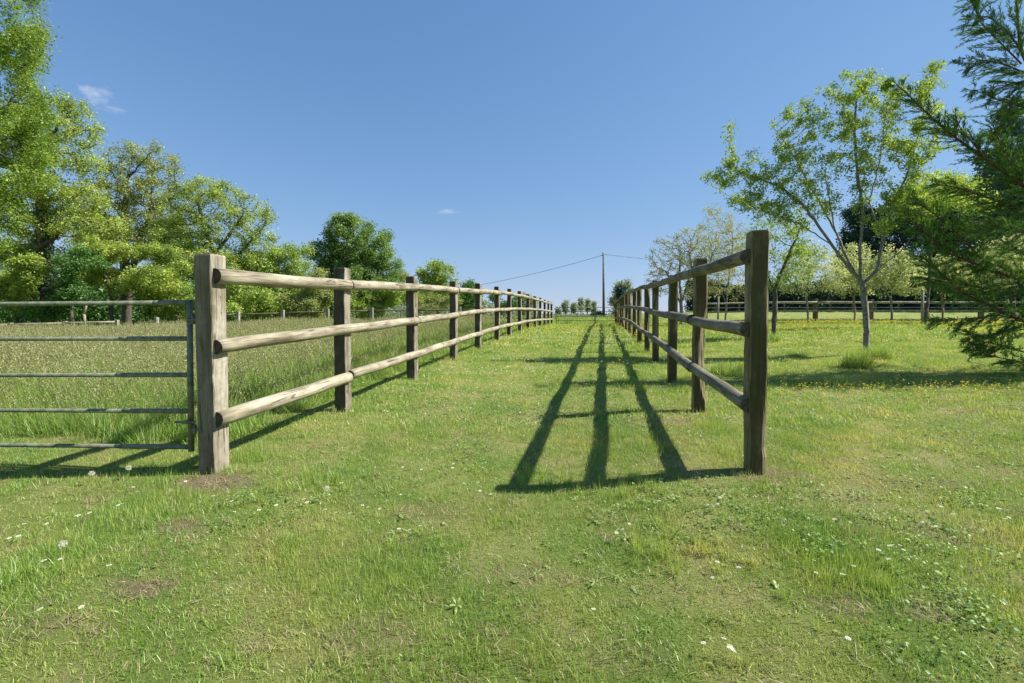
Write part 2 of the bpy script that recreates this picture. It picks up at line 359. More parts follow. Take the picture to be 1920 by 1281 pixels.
# ---------------------------------------------------------------- posts and rails
def post_mesh(wx, wy, h, seed, mat, wane=0.0, sink=.12):
    r = np.random.default_rng(seed)
    nz = 30; zs = np.concatenate([np.linspace(-sink, h-.012, nz), [h]])
    # cross-section: 5 points a side, corners slightly eased
    s = []
    q = [-.5, -.43, -.2, 0, .2, .36, .45, .5]
    for a in q[1:-1]: s.append((a, -.5))
    s.append((.475, -.475))
    for a in q[1:-1]: s.append((.5, a))
    s.append((.475, .475))
    for a in q[1:-1][::-1]: s.append((a, .5))
    s.append((-.475, .475))
    for a in q[1:-1][::-1]: s.append((-.5, a))
    s.append((-.475, -.475))
    s = np.array(s); n = len(s); V = []
    kx, ky = r.normal(0, .004, 2); ph = r.random(8)*6.28
    for i, z in enumerate(zs):
        c = s*[wx, wy]
        j = .0022*np.stack([np.sin(z*9+ph[0]+np.arange(n))+.7*np.sin(z*31+ph[1]+2*np.arange(n)), np.sin(z*11+ph[2]+np.arange(n))+.7*np.sin(z*27+ph[3])], 1)
        c = c+j+[kx*math.sin(z*3+ph[4]), ky*math.sin(z*2.4+ph[5])]
        if wane > 0:      # waney edge: the front right corner is cut back by a varying amount
            k_ = wane*min(1, max(.22, .35+.75*math.sin(z*1.9+ph[6])*.5+.3*math.sin(z*5.1+ph[7])+.45*math.exp(-((z/h-.38)/.2)**2)-.25*(z < .12)))
            ex_ = np.maximum((s[:, 0]-s[:, 1])-(1-k_), 0)
            c = c+np.stack([-ex_*wx*.5, ex_*wy*.5], 1)
        if i == len(zs)-1: c = c*.93
        zz = z+ (r.normal(0, .0) if i < len(zs)-1 else 0)
        V += [(p[0], p[1], zz+(.004*math.sin(ph[1])*p[0]/wx if i >= len(zs)-2 else 0)) for p in c]
    V = np.array(V); Fq = []
    for i in range(len(zs)-1):
        for k in range(n):
            Fq.append((i*n+k, i*n+(k+1) % n, (i+1)*n+(k+1) % n, (i+1)*n+k))
    cap = np.array([[(len(zs)-1)*n+k for k in range(n)]])
    return mesh('post', V, [np.array(Fq), cap], [mat])

def rail_mesh(length, r0, r1, seed, mat, endmat, sides=14, step=.11, sag=0.0):
    r = np.random.default_rng(seed)
    n = max(3, int(length/step)); xs = np.linspace(0, length, n+1)
    ph = r.random(6)*6.28; V = []
    for x in xs:
        rad = r0+(r1-r0)*x/length
        cy = .006*math.sin(x*1.7+ph[0])+.003*math.sin(x*4.3+ph[1]); cz = .006*math.sin(x*1.3+ph[2])+.003*math.sin(x*5+ph[3])-sag*4*(x/length)*(1-x/length)
        if x in (xs[0], xs[-1]): rad_e = rad
        for k in range(sides):
            a = 2*math.pi*k/sides
            rr = rad*(1+.035*math.sin(2*a+x*1.1+ph[4])+.02*math.sin(3*a+x*4+ph[5])+r.normal(0, .008))
            V.append((x, cy+rr*math.cos(a), cz+rr*math.sin(a)))
    V = np.array(V); Fq = []
    for i in range(n):
        for k in range(sides):
            Fq.append((i*sides+k, i*sides+(k+1) % sides, (i+1)*sides+(k+1) % sides, (i+1)*sides+k))
    caps = np.array([[k for k in range(sides)][::-1], [n*sides+k for k in range(sides)]])
    mi = [0]*len(Fq)+[1, 1]
    me = mesh('rail', V, [np.array(Fq), caps], [mat, endmat], True, mi=mi)
    fl = np.ones(len(mi), bool); fl[-2:] = False; me.polygons.foreach_set('use_smooth', fl)
    return me

def place_rail(root, a, b, r0, r1, seed, mat, sides=14, step=.11, base=None, label=None):
    a = Vector(a); b = Vector(b); d = b-a
    o = obj('rail', rail_mesh(d.length, r0, r1, seed, mat, M['end'], sides, step), root)
    o.location = a-Vector(root.location)
    o.rotation_euler = d.to_track_quat('X', 'Z').to_euler()
    if label: o['label'] = label
    return o

def fence(name, label, zs, line, hs, rail_h, side, dims, pm, rm, joints, seed, rrad=.055, wane=0):
    """zs depths of posts; line(z)->x; side=+1 rails on +x face, -1 on -x face"""
    p0 = (line(zs[0]), zs[0]); root = empty(name, (p0[0], p0[1], float(gh(*p0))), label, 'fence')
    r = np.random.default_rng(seed)
    dx = line(zs[-1])-line(zs[0]); dy = zs[-1]-zs[0]; yaw = -math.atan2(dx, dy)
    nrm = np.array([dy, -dx])/math.hypot(dx, dy)*side
    base = []
    for i, z in enumerate(zs):
        x = line(z); gz = float(gh(x, z)); base.append((x, z, gz))
        wx, wy = dims[0]*(1+r.normal(0, .03)), dims[1]*(1+r.normal(0, .03))
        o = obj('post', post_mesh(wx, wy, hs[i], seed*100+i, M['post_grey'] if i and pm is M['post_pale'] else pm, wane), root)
        o.location = Vector((x, z, gz))-root.location
        o.rotation_euler = (r.normal(0, .006), r.normal(0, .006), yaw+r.normal(0, .02))
    def smooth_z(i):   # rails run over a smoothed ground line
        k = [base[j][2] for j in range(max(0, i-1), min(len(base), i+2))]; return .5*base[i][2]+.5*sum(k)/len(k) if 0 < i < len(base)-1 else base[i][2]
    for ri, rh in enumerate(rail_h):
        js = joints[ri]
        for a, b in zip(js[:-1], js[1:]):
            off = dims[0]/2+rrad*.12
            def pt(i, e):
                x, y, _ = base[i]; zz = smooth_z(i)+rh+r.normal(0, .006)
                return np.array((x+nrm[0]*off, y+nrm[1]*off, zz))
            A, B = pt(a, 0), pt(b, 1); d = (B-A)/np.linalg.norm(B-A)
            A = A+d*(-.05 if a == 0 else .004); B = B+d*(-.004 if b != len(zs)-1 else .06)
            # follow the curve of the ground between joints only loosely: split when it bends
            rr = rrad*(1+r.normal(0, .03))
            place_rail(root, A, B, rr, rr*(.94+.1*r.random()), seed*1000+ri*50+a, rm, 14 if base[a][1] < 12 else 9, .11 if base[a][1] < 12 else .3)
    return root, base

ZL = [3.17, 4.84, 6.72, 8.73, 10.67, 12.8, 14.7, 16.9, 19.1, 21.4, 23.7, 25.9, 28.15, 30.6]
HL = [1.50, 1.52, 1.51, 1.50, 1.53, 1.50, 1.50, 1.52, 1.49, 1.48, 1.50, 1.48, 1.47, 1.49]
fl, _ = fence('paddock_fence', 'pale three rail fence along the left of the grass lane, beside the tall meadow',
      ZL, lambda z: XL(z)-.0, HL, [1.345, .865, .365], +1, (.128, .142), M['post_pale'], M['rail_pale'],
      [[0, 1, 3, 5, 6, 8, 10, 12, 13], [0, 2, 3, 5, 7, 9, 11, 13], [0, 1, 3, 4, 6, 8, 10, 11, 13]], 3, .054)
ZR = [3.0, 4.72, 6.5, 8.44, 9.95, 11.9, 13.7, 15.8, 17.9, 20.4, 22.6, 25.4, 28.0, 30.6]
HR = [1.59, 1.58, 1.53, 1.50, 1.46, 1.46, 1.46, 1.47, 1.49, 1.48, 1.47, 1.47, 1.48, 1.47]
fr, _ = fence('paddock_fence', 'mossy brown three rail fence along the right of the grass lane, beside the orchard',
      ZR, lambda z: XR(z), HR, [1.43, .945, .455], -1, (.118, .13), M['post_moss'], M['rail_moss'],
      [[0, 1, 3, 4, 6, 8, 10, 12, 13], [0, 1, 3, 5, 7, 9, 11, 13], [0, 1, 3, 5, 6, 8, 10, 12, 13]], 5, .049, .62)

# ---------------------------------------------------------------- tubes
def tube(p0, p1, r, sides=10, r2=None, cap=True):
    p0 = np.array(p0, float); p1 = np.array(p1, float); d = p1-p0; d /= np.linalg.norm(d)
    u = np.cross(d, (0, 0, 1) if abs(d[2]) < .9 else (1, 0, 0)); u /= np.linalg.norm(u); v = np.cross(d, u)
    a = np.arange(sides)*2*math.pi/sides
    ring = np.outer(np.cos(a), u)+np.outer(np.sin(a), v)
    V = np.concatenate([p0+ring*r, p1+ring*(r if r2 is None else r2)])
    k = np.arange(sides); Fq = np.stack([k, (k+1) % sides, (k+1) % sides+sides, k+sides], 1)
    return V, Fq
def multi_tube(name, segs, mat, parent=None, sides=10, smooth=True):
    Vs, Fs, n = [], [], 0; caps = []
    for s in segs:
        v, f = tube(s[0], s[1], s[2], sides, s[3] if len(s) > 3 else None)
        Vs.append(v); Fs.append(f+n); caps.append([n+k for k in range(sides)][::-1]); caps.append([n+sides+k for k in range(sides)]); n += len(v)
    off = np.array(parent.location) if parent else 0
    return obj(name, mesh(name, np.concatenate(Vs)-off, [np.concatenate(Fs), np.array(caps)], [mat], smooth), parent)

p1_ = [c for c in fl.children if c.name == 'post'][0]
for (dz_, dy_) in ((1.34-.13, .01), (1.34-.21, -.02), (1.34-.24, .015), (1.0, .0)):
    nl = multi_tube('nail', [((.0635, dy_, dz_), (.0685, dy_, dz_), .0045)], M['end'], None, 8); nl.parent = p1_

# near field gate, left of the first post
gp = W(357, 843, 3.18); gz0 = float(gh(gp[0], gp[1]))
gate = empty('field_gate', (gp[0], gp[1], gz0), 'green-grey five bar steel gate left of the first pale post', 'gate')
x1 = W(357, 700, 3.18)[0]
multi_tube('stile', [((x1, 3.18, W(357, 562, 3.18)[2]), (x1, 3.18, W(357, 846, 3.18)[2]), .020)], M['metal'], gate)
ex = -7.2
for (yr, yl, sx) in ((567.5, 570.5, 300), (635, 636, 236), (703, 703.5, 228), (771, 769, 240), (838, 834, 224)):
    zr = W(357, yr, 3.18)[2]; zl = W(0, yl, 3.30)[2]; slope = (zl-zr)/(W(0, yl, 3.3)[0]-x1)
    def pt(x): return (x, 3.18+(x1-x)*.075, zr+(x-x1)*slope)
    top = yr < 600
    bar = multi_tube('bar', [(pt(x1-.018), pt(ex), .0165 if top else .0145)], M['metal'], gate)
    sxx = W(sx, 600, 3.2)[0]
    multi_tube('sleeve', [(pt(x1-.02), pt(sxx), .0195 if top else .0175), (pt(sxx), pt(sxx-.06), .0195 if top else .0175, .0150)], M['metal'], bar).location = (0, 0, 0)
for o in [c for b_ in gate.children for c in b_.children]: o.location = (0, 0, 0)
# child meshes were offset by the bar's (0,0,0) location, so shift sleeves by the gate origin
for b_ in gate.children:
    for c_ in b_.children: c_.location = -Vector(gate.location)
zz = W(357, 790, 3.18)[2]
multi_tube('latch', [((x1-.09, 3.15, zz), (x1+.05, 3.15, zz), .008), ((x1-.03, 3.15, zz), (x1+.012, 3.15, zz), .013)], M['metal'], gate)
multi_tube('stile', [((ex, 3.18+(x1-ex)*.075, zz-.2), (ex, 3.18+(x1-ex)*.075, W(357, 562, 3.18)[2]+.02), .020)], M['metal'], gate)

for yv in (600, 805):
    zz = W(357, yv, 3.18)[2]
    multi_tube('hinge', [((x1+.01, 3.17, zz), (x1+.075, 3.17, zz), .010), ((x1+.032, 3.17, zz-.03), (x1+.032, 3.17, zz+.035), .013)], M['metal'], gate)
# far pair of gates closing the lane
def far_gate(xa, xb, label):
    Zg = 30.9
    r_ = W(xa, 612, Zg); root = empty('field_gate', (r_[0], Zg, float(gh(r_[0], Zg))), label, 'gate', 'steel gates across the far end of the lane')
    for yv in (576.5, 584.5, 593, 601.5, 609.8):
        multi_tube('bar', [(W(xa, yv, Zg), W(xb, yv, Zg), .021)], M['metal'], root, 6)
    for xv in (xa, xb):
        multi_tube('stile', [(W(xv, 574, Zg), W(xv, 612, Zg), .028)], M['metal'], root, 6)
far_gate(1042.5, 1115, 'wide left leaf of the far steel gate closing the end of the grass lane')
far_gate(1117, 1153.5, 'narrow right leaf of the far steel gate closing the end of the grass lane')

# rear fence of the orchard
def simple_fence(name, label, pts, H, w_, rails, pm, rm, seed, rr=.045, top_extra=0):
    root = empty(name, (pts[0][0], pts[0][1], float(gh(pts[0][0], pts[0][1]))), label, 'fence')
    r = np.random.default_rng(seed); B = []
    for i, (x, y) in enumerate(pts):
        gz = float(gh(x, y)); B.append(np.array((x, y, gz)))
        o = obj('post', post_mesh(w_, w_, H*(1+r.normal(0, .015)), seed*10+i, pm), root); o.location = Vector((x, y, gz))-root.location; o.rotation_euler = (0, r.normal(0, .01), r.normal(0, .15))
    for rh in rails:
        for i in range(len(B)-1):
            a = B[i]+[0, -w_*.6, rh]; b = B[i+1]+[0, -w_*.6, rh]
            place_rail(root, a, b, rr, rr, seed*77+i, rm, 8, .6)
    return root
X0 = lambda px, Z: (px-960)*Z/F
pts = [(X0(1322+103.3*i, 25.0), 25.0) for i in range(0, 8)]
simple_fence('orchard_fence', 'dark three rail wooden fence along the back of the orchard behind the young trees', pts, 1.27, .19, [1.10, .64, .13], M['dark_wood'], M['far_wood'], 31, .048)
pts = [(X0(1300, 42)+i*2.1, 42.0) for i in range(0, 17)]
simple_fence('far_fence', 'small pale grey fence in front of the dark hedge, beyond the orchard fence', pts, .95, .12, [.85, .45], M['dark_wood'], M['far_wood'], 33, .04)
# meadow's far fences
def zfix(pxs, tops, Zs, H):
    return [(X0(px, Z), Z) for px, Z in zip(pxs, Zs)]
root = empty('meadow_fence', (X0(20, 21), 21, float(gh(X0(20, 21), 21))), 'low pale wooden fence at the left edge of the wood, behind the steel gate', 'fence')
B = []
for i, (px, ty, Z) in enumerate([(-80, 608, 20.6), (20, 605.5, 20.8), (122, 602.5, 21.2), (219, 600, 21.8), (293, 595, 22.4)]):
    p = W(px, ty, Z); gz = float(gh(p[0], Z)); B.append(p)
    o = obj('post', post_mesh(.15, .15, max(.5, p[2]-gz), 400+i, M['far_wood']), root); o.location = Vector((p[0], Z, gz))-root.location
for i in range(3):
    place_rail(root, B[i]+[0, -.11, -.09], B[i+1]+[0, -.11, -.09], .055, .05, 420+i, M['rail_pale'], 8, .6)
    place_rail(root, B[i]+[0, -.11, -.50], B[i+1]+[0, -.11, -.50], .05, .05, 440+i, M['rail_pale'], 8, .6)
root = empty('meadow_fence', (X0(446, 23), 23, float(gh(X0(446, 23), 23))), 'dark rail fence with pale posts behind the meadow, below the round tree', 'fence')
B = []
for i, (px, ty, Z) in enumerate([(370, 587, 22.6), (446, 584, 23), (530, 581, 23.4), (614, 579, 23.8), (697, 577, 24.2), (778, 576, 24.8), (862, 575.5, 25.5), (945, 576, 26.4), (1010, 577, 27.3)]):
    p = W(px, ty, Z); gz = float(gh(p[0], Z)); B.append(p)
    o = obj('post', post_mesh(.15, .15, max(.6, p[2]-gz), 500+i, M['far_wood']), root); o.location = Vector((p[0], Z, gz))-root.location
for i in range(len(B)-1):
    for dh in (-.16, -.62):
        place_rail(root, B[i]+[0, .11, dh], B[i+1]+[0, .11, dh], .045, .045, 520+i, M['dark_wood'], 8, .6)

# utility pole and wires
Zp = 58.0; b0 = W(1132, 592, Zp); t0 = W(1131.5, 475, Zp); gz = float(gh(b0[0], Zp))
pole = empty('utility_pole', (b0[0], Zp, gz), 'tall plain wooden utility pole standing beyond the far gate', 'utility pole')
multi_tube('pole_shaft', [((b0[0], Zp, gz-.3), t0, .185, .11)], M['pole'], pole, 12)
multi_tube('insulator', [(t0+[-.25, 0, -.28], t0+[-.05, 0, -.28], .06), (t0+[-.12, 0, .0], t0+[-.12, 0, .12], .045)], M['pole'], pole, 8)
def wire(a, b, sag, label):
    P_ = [np.array(a)+(np.array(b)-a)*k/24-np.array([0, 0, sag*4*(k/24)*(1-k/24)]) for k in range(25)]
    o = multi_tube('overhead_wire', [(P_[k], P_[k+1], .024) for k in range(24)], M['wire'], None, 5); tag(o, label, 'wire')
wire(t0+[-.2, 0, -.28], W(700, 556, 75), 1.1, 'overhead wire sagging down to the left from the utility pole')
wire(t0+[.05, 0, -.15], W(1560, 486, 70), .9, 'nearly level overhead wire running right from the pole into the orchard trees')

# ---------------------------------------------------------------- trees
def sample_blobs(blobs, n, r, shell=.0):
    vol = np.array([b[3]*b[4]*b[5] for b in blobs]); pick = r.choice(len(blobs), n, p=vol/vol.sum())
    d = r.normal(size=(n, 3)); d /= np.linalg.norm(d, axis=1)[:, None]
    rad = r.random(n)**(1/3.)*(1-shell)+shell
    bb = np.array(blobs)[pick]
    return bb[:, :3]+d*rad[:, None]*bb[:, 3:6]

def grow(stems, A, step, r, kill=None, iters=90, jitter=.18, up=.05, maxn=9000):
    """space colonisation; stems = list of polylines. returns nodes, parents"""
    kill = kill or step*1.6
    nodes, par = [], []
    for si, st in enumerate(stems):
        st = [np.array(p, float) for p in st]
        first = True
        for a, b in zip(st[:-1], st[1:]):
            n = max(1, int(round(np.linalg.norm(b-a)/step)))
            for k in range(n+1):
                if k == 0 and not first: continue
                if first and k == 0:
                    first = False
                    if nodes:
                        dd_ = np.linalg.norm(np.array(nodes)-a, axis=1); j_ = int(dd_.argmin())
                        if dd_[j_] < step*1.3: nodes.append(a); par.append(j_); continue
                    nodes.append(a); par.append(-1); continue
                nodes.append(a+(b-a)*k/n+(r.normal(0, step*.05, 3) if k < n else 0)); par.append(len(nodes)-2)
    nodes = np.array(nodes); par = list(par); nstem = len(nodes)
    D = np.full(len(A), 1e9); I = np.zeros(len(A), int)
    def upd(newn, off):
        nonlocal D, I
        for s in range(0, len(newn), 400):
            q = newn[s:s+400]
            d = np.linalg.norm(A[:, None]-q[None], axis=2); j = d.argmin(1); dm = d[np.arange(len(A)), j]
            u = dm < D; D[u] = dm[u]; I[u] = j[u]+off+s
    # leave the lowest part of each stem bare
    upd(nodes, 0)
    alive = np.ones(len(A), bool)
    for it in range(iters):
        al = np.nonzero(alive)[0]
        if len(al) == 0 or len(nodes) > maxn: break
        v = A[al]-nodes[I[al]]; v /= (np.linalg.norm(v, axis=1)[:, None]+1e-9)
        acc = np.zeros((len(nodes), 3)); np.add.at(acc, I[al], v)
        act = np.unique(I[al]); d = acc[act]; d /= (np.linalg.norm(d, axis=1)[:, None]+1e-9)
        d = d+r.normal(0, jitter, d.shape)+[0, 0, up]; d /= np.linalg.norm(d, axis=1)[:, None]
        new = nodes[act]+d*step
        off = len(nodes); nodes = np.concatenate([nodes, new]); par += list(act)
        Ao = A; 
        # update only the living
        sub = al; As = A[sub]
        for s in range(0, len(new), 600):
            q = new[s:s+600]; dd = np.linalg.norm(As[:, None]-q[None], axis=2); j = dd.argmin(1); dm = dd[np.arange(len(As)), j]
            u = dm < D[sub]; D[sub[u]] = dm[u]; I[sub[u]] = j[u]+off+s
        alive &= D > kill
    return nodes, np.array(par)

def radii(nodes, par, r_base, r_tip):
    n = len(nodes); kids = np.zeros(n, int); np.add.at(kids, par[par >= 0], 1)
    tips = max(2, (kids == 0).sum()); roots = (par < 0).sum()
    p = math.log(max(tips/roots, 2))/math.log(r_base/r_tip)
    p = min(max(p, 1.6), 3.6)
    acc = np.where(kids == 0, r_tip**p, 0.0)
    for i in range(n-1, -1, -1):
        if par[i] >= 0: acc[par[i]] += acc[i]
    rad = acc**(1/p); k = r_base/rad[par < 0].max()
    if k > 1: rad = rad*(1+(k-1)*np.clip(rad/rad.max(), 0, 1))
    return np.maximum(rad, r_tip), kids

def tube_cloud(nodes, par, rad, rmin, sides_thick=8, thick=.06):
    idx = np.nonzero((par >= 0) & (rad >= rmin))[0]
    # main child per parent keeps its parent's radius at the start
    best = {}
    for i in idx:
        p = par[i]
        if p not in best or rad[i] > rad[best[p]]: best[p] = i
    main = np.array([best[par[i]] == i for i in idx])
    a = nodes[par[idx]]; b = nodes[idx]
    ra = np.where(main, rad[par[idx]], np.minimum(rad[par[idx]], rad[idx]*1.25)); ra = np.minimum(ra, rad[idx]*1.6); rb = rad[idx]
    Vs, Fs, off = [], [], 0
    for th, k in ((True, sides_thick), (False, 4)):
        s = (rb >= thick) == th
        if not s.any(): continue
        A, B, RA, RB = a[s], b[s], ra[s], rb[s]
        d = B-A; d /= np.linalg.norm(d, axis=1)[:, None]+1e-9
        ref = np.array([.31, .87, .38]); u = np.cross(d, ref); u /= np.linalg.norm(u, axis=1)[:, None]+1e-9; v = np.cross(d, u)
        an = np.arange(k)*2*math.pi/k
        ring = np.cos(an)[None, :, None]*u[:, None]+np.sin(an)[None, :, None]*v[:, None]
        A = A-d*RA[:, None]*.3; B = B+d*RB[:, None]*.3
        V = np.concatenate([A[:, None]+ring*RA[:, None, None], B[:, None]+ring*RB[:, None, None]], 1)
        m = len(A); base = off+np.arange(m)[:, None]*2*k; kk = np.arange(k)[None]; k2 = (np.arange(k)+1) % k
        f = np.stack([base+kk, base+k2[None], base+k+k2[None], base+k+kk], 2).reshape(-1, 4)
        Vs.append(V.reshape(-1, 3)); Fs.append(f); off += m*2*k
    return np.concatenate(Vs), np.concatenate(Fs)

def leaf_quads(P, size, r, up=.4, aspect=.6, fold=.15, szvar=.3, dirs=None):
    n = len(P); nrm = r.normal(size=(n, 3))+[0, 0, up*2]; nrm /= np.linalg.norm(nrm, axis=1)[:, None]
    t = r.normal(size=(n, 3)) if dirs is None else dirs+r.normal(0, .35, (n, 3))
    t = t-nrm*(t*nrm).sum(1)[:, None]; t /= np.linalg.norm(t, axis=1)[:, None]+1e-9
    s = np.cross(nrm, t); L_ = size*(1+r.normal(0, szvar, n)).clip(.4, 2)[:, None]
    w_ = L_*aspect/2
    a = P; b = P+t*L_*.45+s*w_+nrm*L_*fold; c_ = P+t*L_; d = P+t*L_*.5-s*w_+nrm*L_*fold
    V = np.stack([a, b, c_, d], 1).reshape(-1, 3); f = np.arange(4*n).reshape(-1, 4)
    return V, f

def make_tree(name, label, cat, base, stems, blobs, n_attr, step, r_base, r_tip, leaf, n_leaf, leaf_size, spread, bark='bark', seed=1,
              group=None, up=.05, rmin=None, leaf_up=.4, shell=0., jitter=.18, aspect=.6, leaf_r=3.0, tone_off=0., kill=None, blobjit=None):
    r = np.random.default_rng(seed)
    A = sample_blobs(blobs, n_attr, r, shell)
    nodes, par = grow(stems, A, step, r, up=up, jitter=jitter, kill=kill)
    rad, kids = radii(nodes, par, r_base, r_tip)
    base = np.array(base, float); root = empty(name, base, label, cat, group)
    V, Fq = tube_cloud(nodes, par, rad, rmin or r_tip*1.0)
    obj('trunk', mesh('trunk', V-base, Fq, [M[bark]], True), root)
    if n_leaf:
        cand = np.nonzero((rad <= max(r_tip*leaf_r, np.quantile(rad, .5))) & (par >= 0))[0]
        wgt = np.where(kids[cand] == 0, 2.2, 1.0)*r.gamma(1.2, 1, len(cand))
        pick = r.choice(cand, n_leaf, p=wgt/wgt.sum())
        P = nodes[pick]+(nodes[par[pick]]-nodes[pick])*r.random(n_leaf)[:, None]+r.normal(0, 1, (n_leaf, 3))*spread
        V, f = leaf_quads(P, leaf_size, r, leaf_up, aspect)
        tone = np.clip(r.normal(.5, .16, n_leaf)+(vnoise(P[:, 0]+P[:, 1]*.7, P[:, 2], .9/max(spread*3, .3), seed % 50)-.5)*.5+tone_off, 0, 1)
        obj('crown', mesh('crown', V-base, f, [L[leaf]], False, fattr={'tone': tone}), root)
    return root, nodes, rad

def bl(Z, lst, depth=1.0, dz=0.0, r=None):
    out = []
    for i, e in enumerate(lst):
        px, py, rx, ry = e[:4]; zo = e[4] if len(e) > 4 else 0
        p = W(px, py, Z+zo); k = (Z+zo)/F
        out.append((p[0], Z+zo, p[2], rx*k, max(rx, ry)*k*depth*.9, ry*k))
    return out
def px_line(Z, pts): return [W(p[0], p[1], Z+(p[2] if len(p) > 2 else 0)) for p in pts]
def gbase(px, Z): x = X0(px, Z); return (x, Z, float(gh(x, Z)))

# --- left wood
WOOD = 'trees of the wood on the left'
b = gbase(-88, 24)
make_tree('beech_tree', 'bright green dense leafy tree rising out of the top left corner', 'tree', b,
          [[b, b+np.array([.2, 0, 4.]), b+np.array([.6, 0, 9.])]],
          bl(24, [(-25, 30, 105, 95), (12, 170, 78, 90), (-10, 290, 85, 110), (-60, 400, 90, 80), (35, 95, 55, 50, -1), (-90, 200, 120, 200), (40, 250, 45, 50), (-20, -80, 90, 80)]),
          1500, .45, .38, .012, 'beech', 95000, .125, .24, seed=11, group=WOOD, shell=.25, leaf_up=.8)
b = gbase(88, 30)
oak = [px_line(30, [(92, 612), (88, 540), (80, 470), (78, 400), (76, 330), (82, 265)]),
       px_line(29.6, [(68, 612), (62, 560), (56, 500), (60, 474), (84, 458), (104, 446), (112, 425)])]
rt, nd, rd = make_tree('oak_tree', 'spreading oak with an ivy clad trunk and thick crooked limb, behind the steel gate', 'tree', b, oak,
          bl(30, [(110, 230, 75, 36), (60, 285, 70, 38), (150, 300, 45, 38), (25, 345, 60, 40), (125, 365, 80, 34), (60, 415, 90, 28), (175, 425, 70, 30), (20, 250, 45, 40), (125, 200, 40, 22), (15, 470, 60, 30)], .9),
          2000, .36, .36, .014, 'oak', 46000, .13, .2, seed=12, group=WOOD, jitter=.26, tone_off=-.02)
r = np.random.default_rng(5)
Vv = []
tt = r.random(2600); st = np.array(oak[0][:4]); seg = np.minimum((tt*3).astype(int), 2); fr_ = tt*3-seg
c = st[seg]+(st[seg+1]-st[seg])*fr_[:, None]; an = r.random(2600)*6.28
P = c+np.stack([np.cos(an), np.sin(an), an*0], 1)*(.32+.14*r.random(2600)+.1*np.sin(tt*20))[:, None]
V, f = leaf_quads(P, .15, r, 0, .8); obj('ivy', mesh('ivy', V-np.array(b), f, [L['ivy']], fattr={'tone': r.random(2600)}), rt)
b = gbase(236, 36)
make_tree('oak_tree', 'tall tree with a thin olive brown top, between the ivy clad and the spreading oak', 'tree', b,
          [px_line(36, [(238, 612), (234, 500), (232, 420), (238, 350)]), px_line(35.6, [(236, 612), (246, 520), (262, 445), (290, 390)])],
          bl(36, [(272, 292, 58, 26), (222, 325, 46, 38), (312, 325, 34, 44), (255, 360, 75, 34), (195, 400, 60, 50), (290, 405, 60, 50), (240, 450, 80, 34), (330, 370, 34, 34)]),
          1900, .36, .28, .015, 'olive', 34000, .13, .2, seed=13, group=WOOD, jitter=.25, tone_off=.04)
b = gbase(398, 32)
make_tree('oak_tree', 'spreading oak with dark bare limbs showing against the sky, behind the first pale post', 'tree', b,
          [px_line(32, [(400, 612), (404, 530), (402, 478), (385, 430), (372, 385)]), px_line(32, [(402, 478), (430, 440), (455, 405)]), px_line(32, [(404, 500), (450, 475), (490, 430)])],
          bl(32, [(392, 360, 58, 26), (455, 382, 46, 26), (350, 380, 44, 40), (430, 428, 62, 26), (503, 408, 24, 34), (340, 440, 66, 44), (480, 450, 44, 18), (400, 495, 95, 34), (410, 400, 60, 26)]),
          1700, .32, .27, .014, 'oak', 32000, .125, .18, seed=14, group=WOOD, jitter=.3, tone_off=-.06)
b = gbase(525, 33)
make_tree('small_oak', 'low round topped tree at the right end of the wood, beside the sky gap', 'tree', b,
          [px_line(33, [(525, 612), (528, 550), (520, 510)])],
          bl(33, [(535, 478, 45, 20), (490, 505, 60, 28), (560, 510, 26, 40), (500, 560, 80, 34), (545, 560, 40, 30)]),
          800, .4, .2, .012, 'bush', 26000, .14, .24, seed=15, group=WOOD, jitter=.25)
# lit understory in front of the wood: bushes, each its own thing
UB = 'bushes along the foot of the wood'; rb_ = np.random.default_rng(321)
for i, (px, Z, lst, leaf, lab) in enumerate([
    (30, 28, [(15, 530, 48, 45), (45, 570, 45, 34)], 'bush', 'mid green bush at the left edge, behind the steel gate'),
    (120, 27, [(130, 545, 40, 34), (105, 580, 45, 25), (150, 500, 50, 22)], 'under', 'dark leafy bush just right of the ivy covered trunk'),
    (210, 29, [(190, 478, 62, 24), (245, 515, 66, 22), (300, 545, 58, 20), (160, 520, 40, 20)], 'oak', 'yellow green bush with layered drooping boughs left of the first pale post'),
    (330, 30, [(320, 500, 55, 40), (350, 560, 50, 40), (290, 570, 50, 34)], 'bush', 'broad bright green bush directly behind the first pale post'),
    (440, 28, [(450, 560, 60, 34), (410, 580, 50, 22), (440, 520, 40, 26)], 'bush', 'rounded green bush between the first and second pale posts'),
    (590, 30, [(590, 530, 38, 24), (600, 565, 45, 24), (560, 575, 40, 20)], 'olive', 'dull olive bush beside the second pale post, under the round tree'),
    (700, 36, [(720, 555, 55, 22), (660, 565, 50, 20)], 'bush', 'low light green bush at the foot of the round dense tree'),
    (775, 46, [(752, 525, 28, 22), (800, 560, 45, 20), (755, 560, 30, 22)], 'olive', 'small olive bush between the round dense tree and the airy tree')]):
    bb = gbase(px, Z)
    tgt = W(lst[0][0], lst[0][1]+8, Z)
    make_tree('bush', lab, 'bush', bb, [[bb, (np.array(bb)+tgt)/2+np.array([.3, 0, 0]), tgt]], bl(Z, [q_ for e_ in lst for q_ in [(e_[0]+rb_.normal(0, e_[2]*.5), e_[1]+rb_.normal(0, e_[3]*.45), e_[2]*rb_.uniform(.3, .7), e_[3]*rb_.uniform(.3, .6), rb_.normal(0, .8)) for _ in range(5)]], 1.0), 800, .3, .10, .012, leaf, 21000, .125, .17, seed=40+i, group=UB, shell=.2, leaf_up=.7)
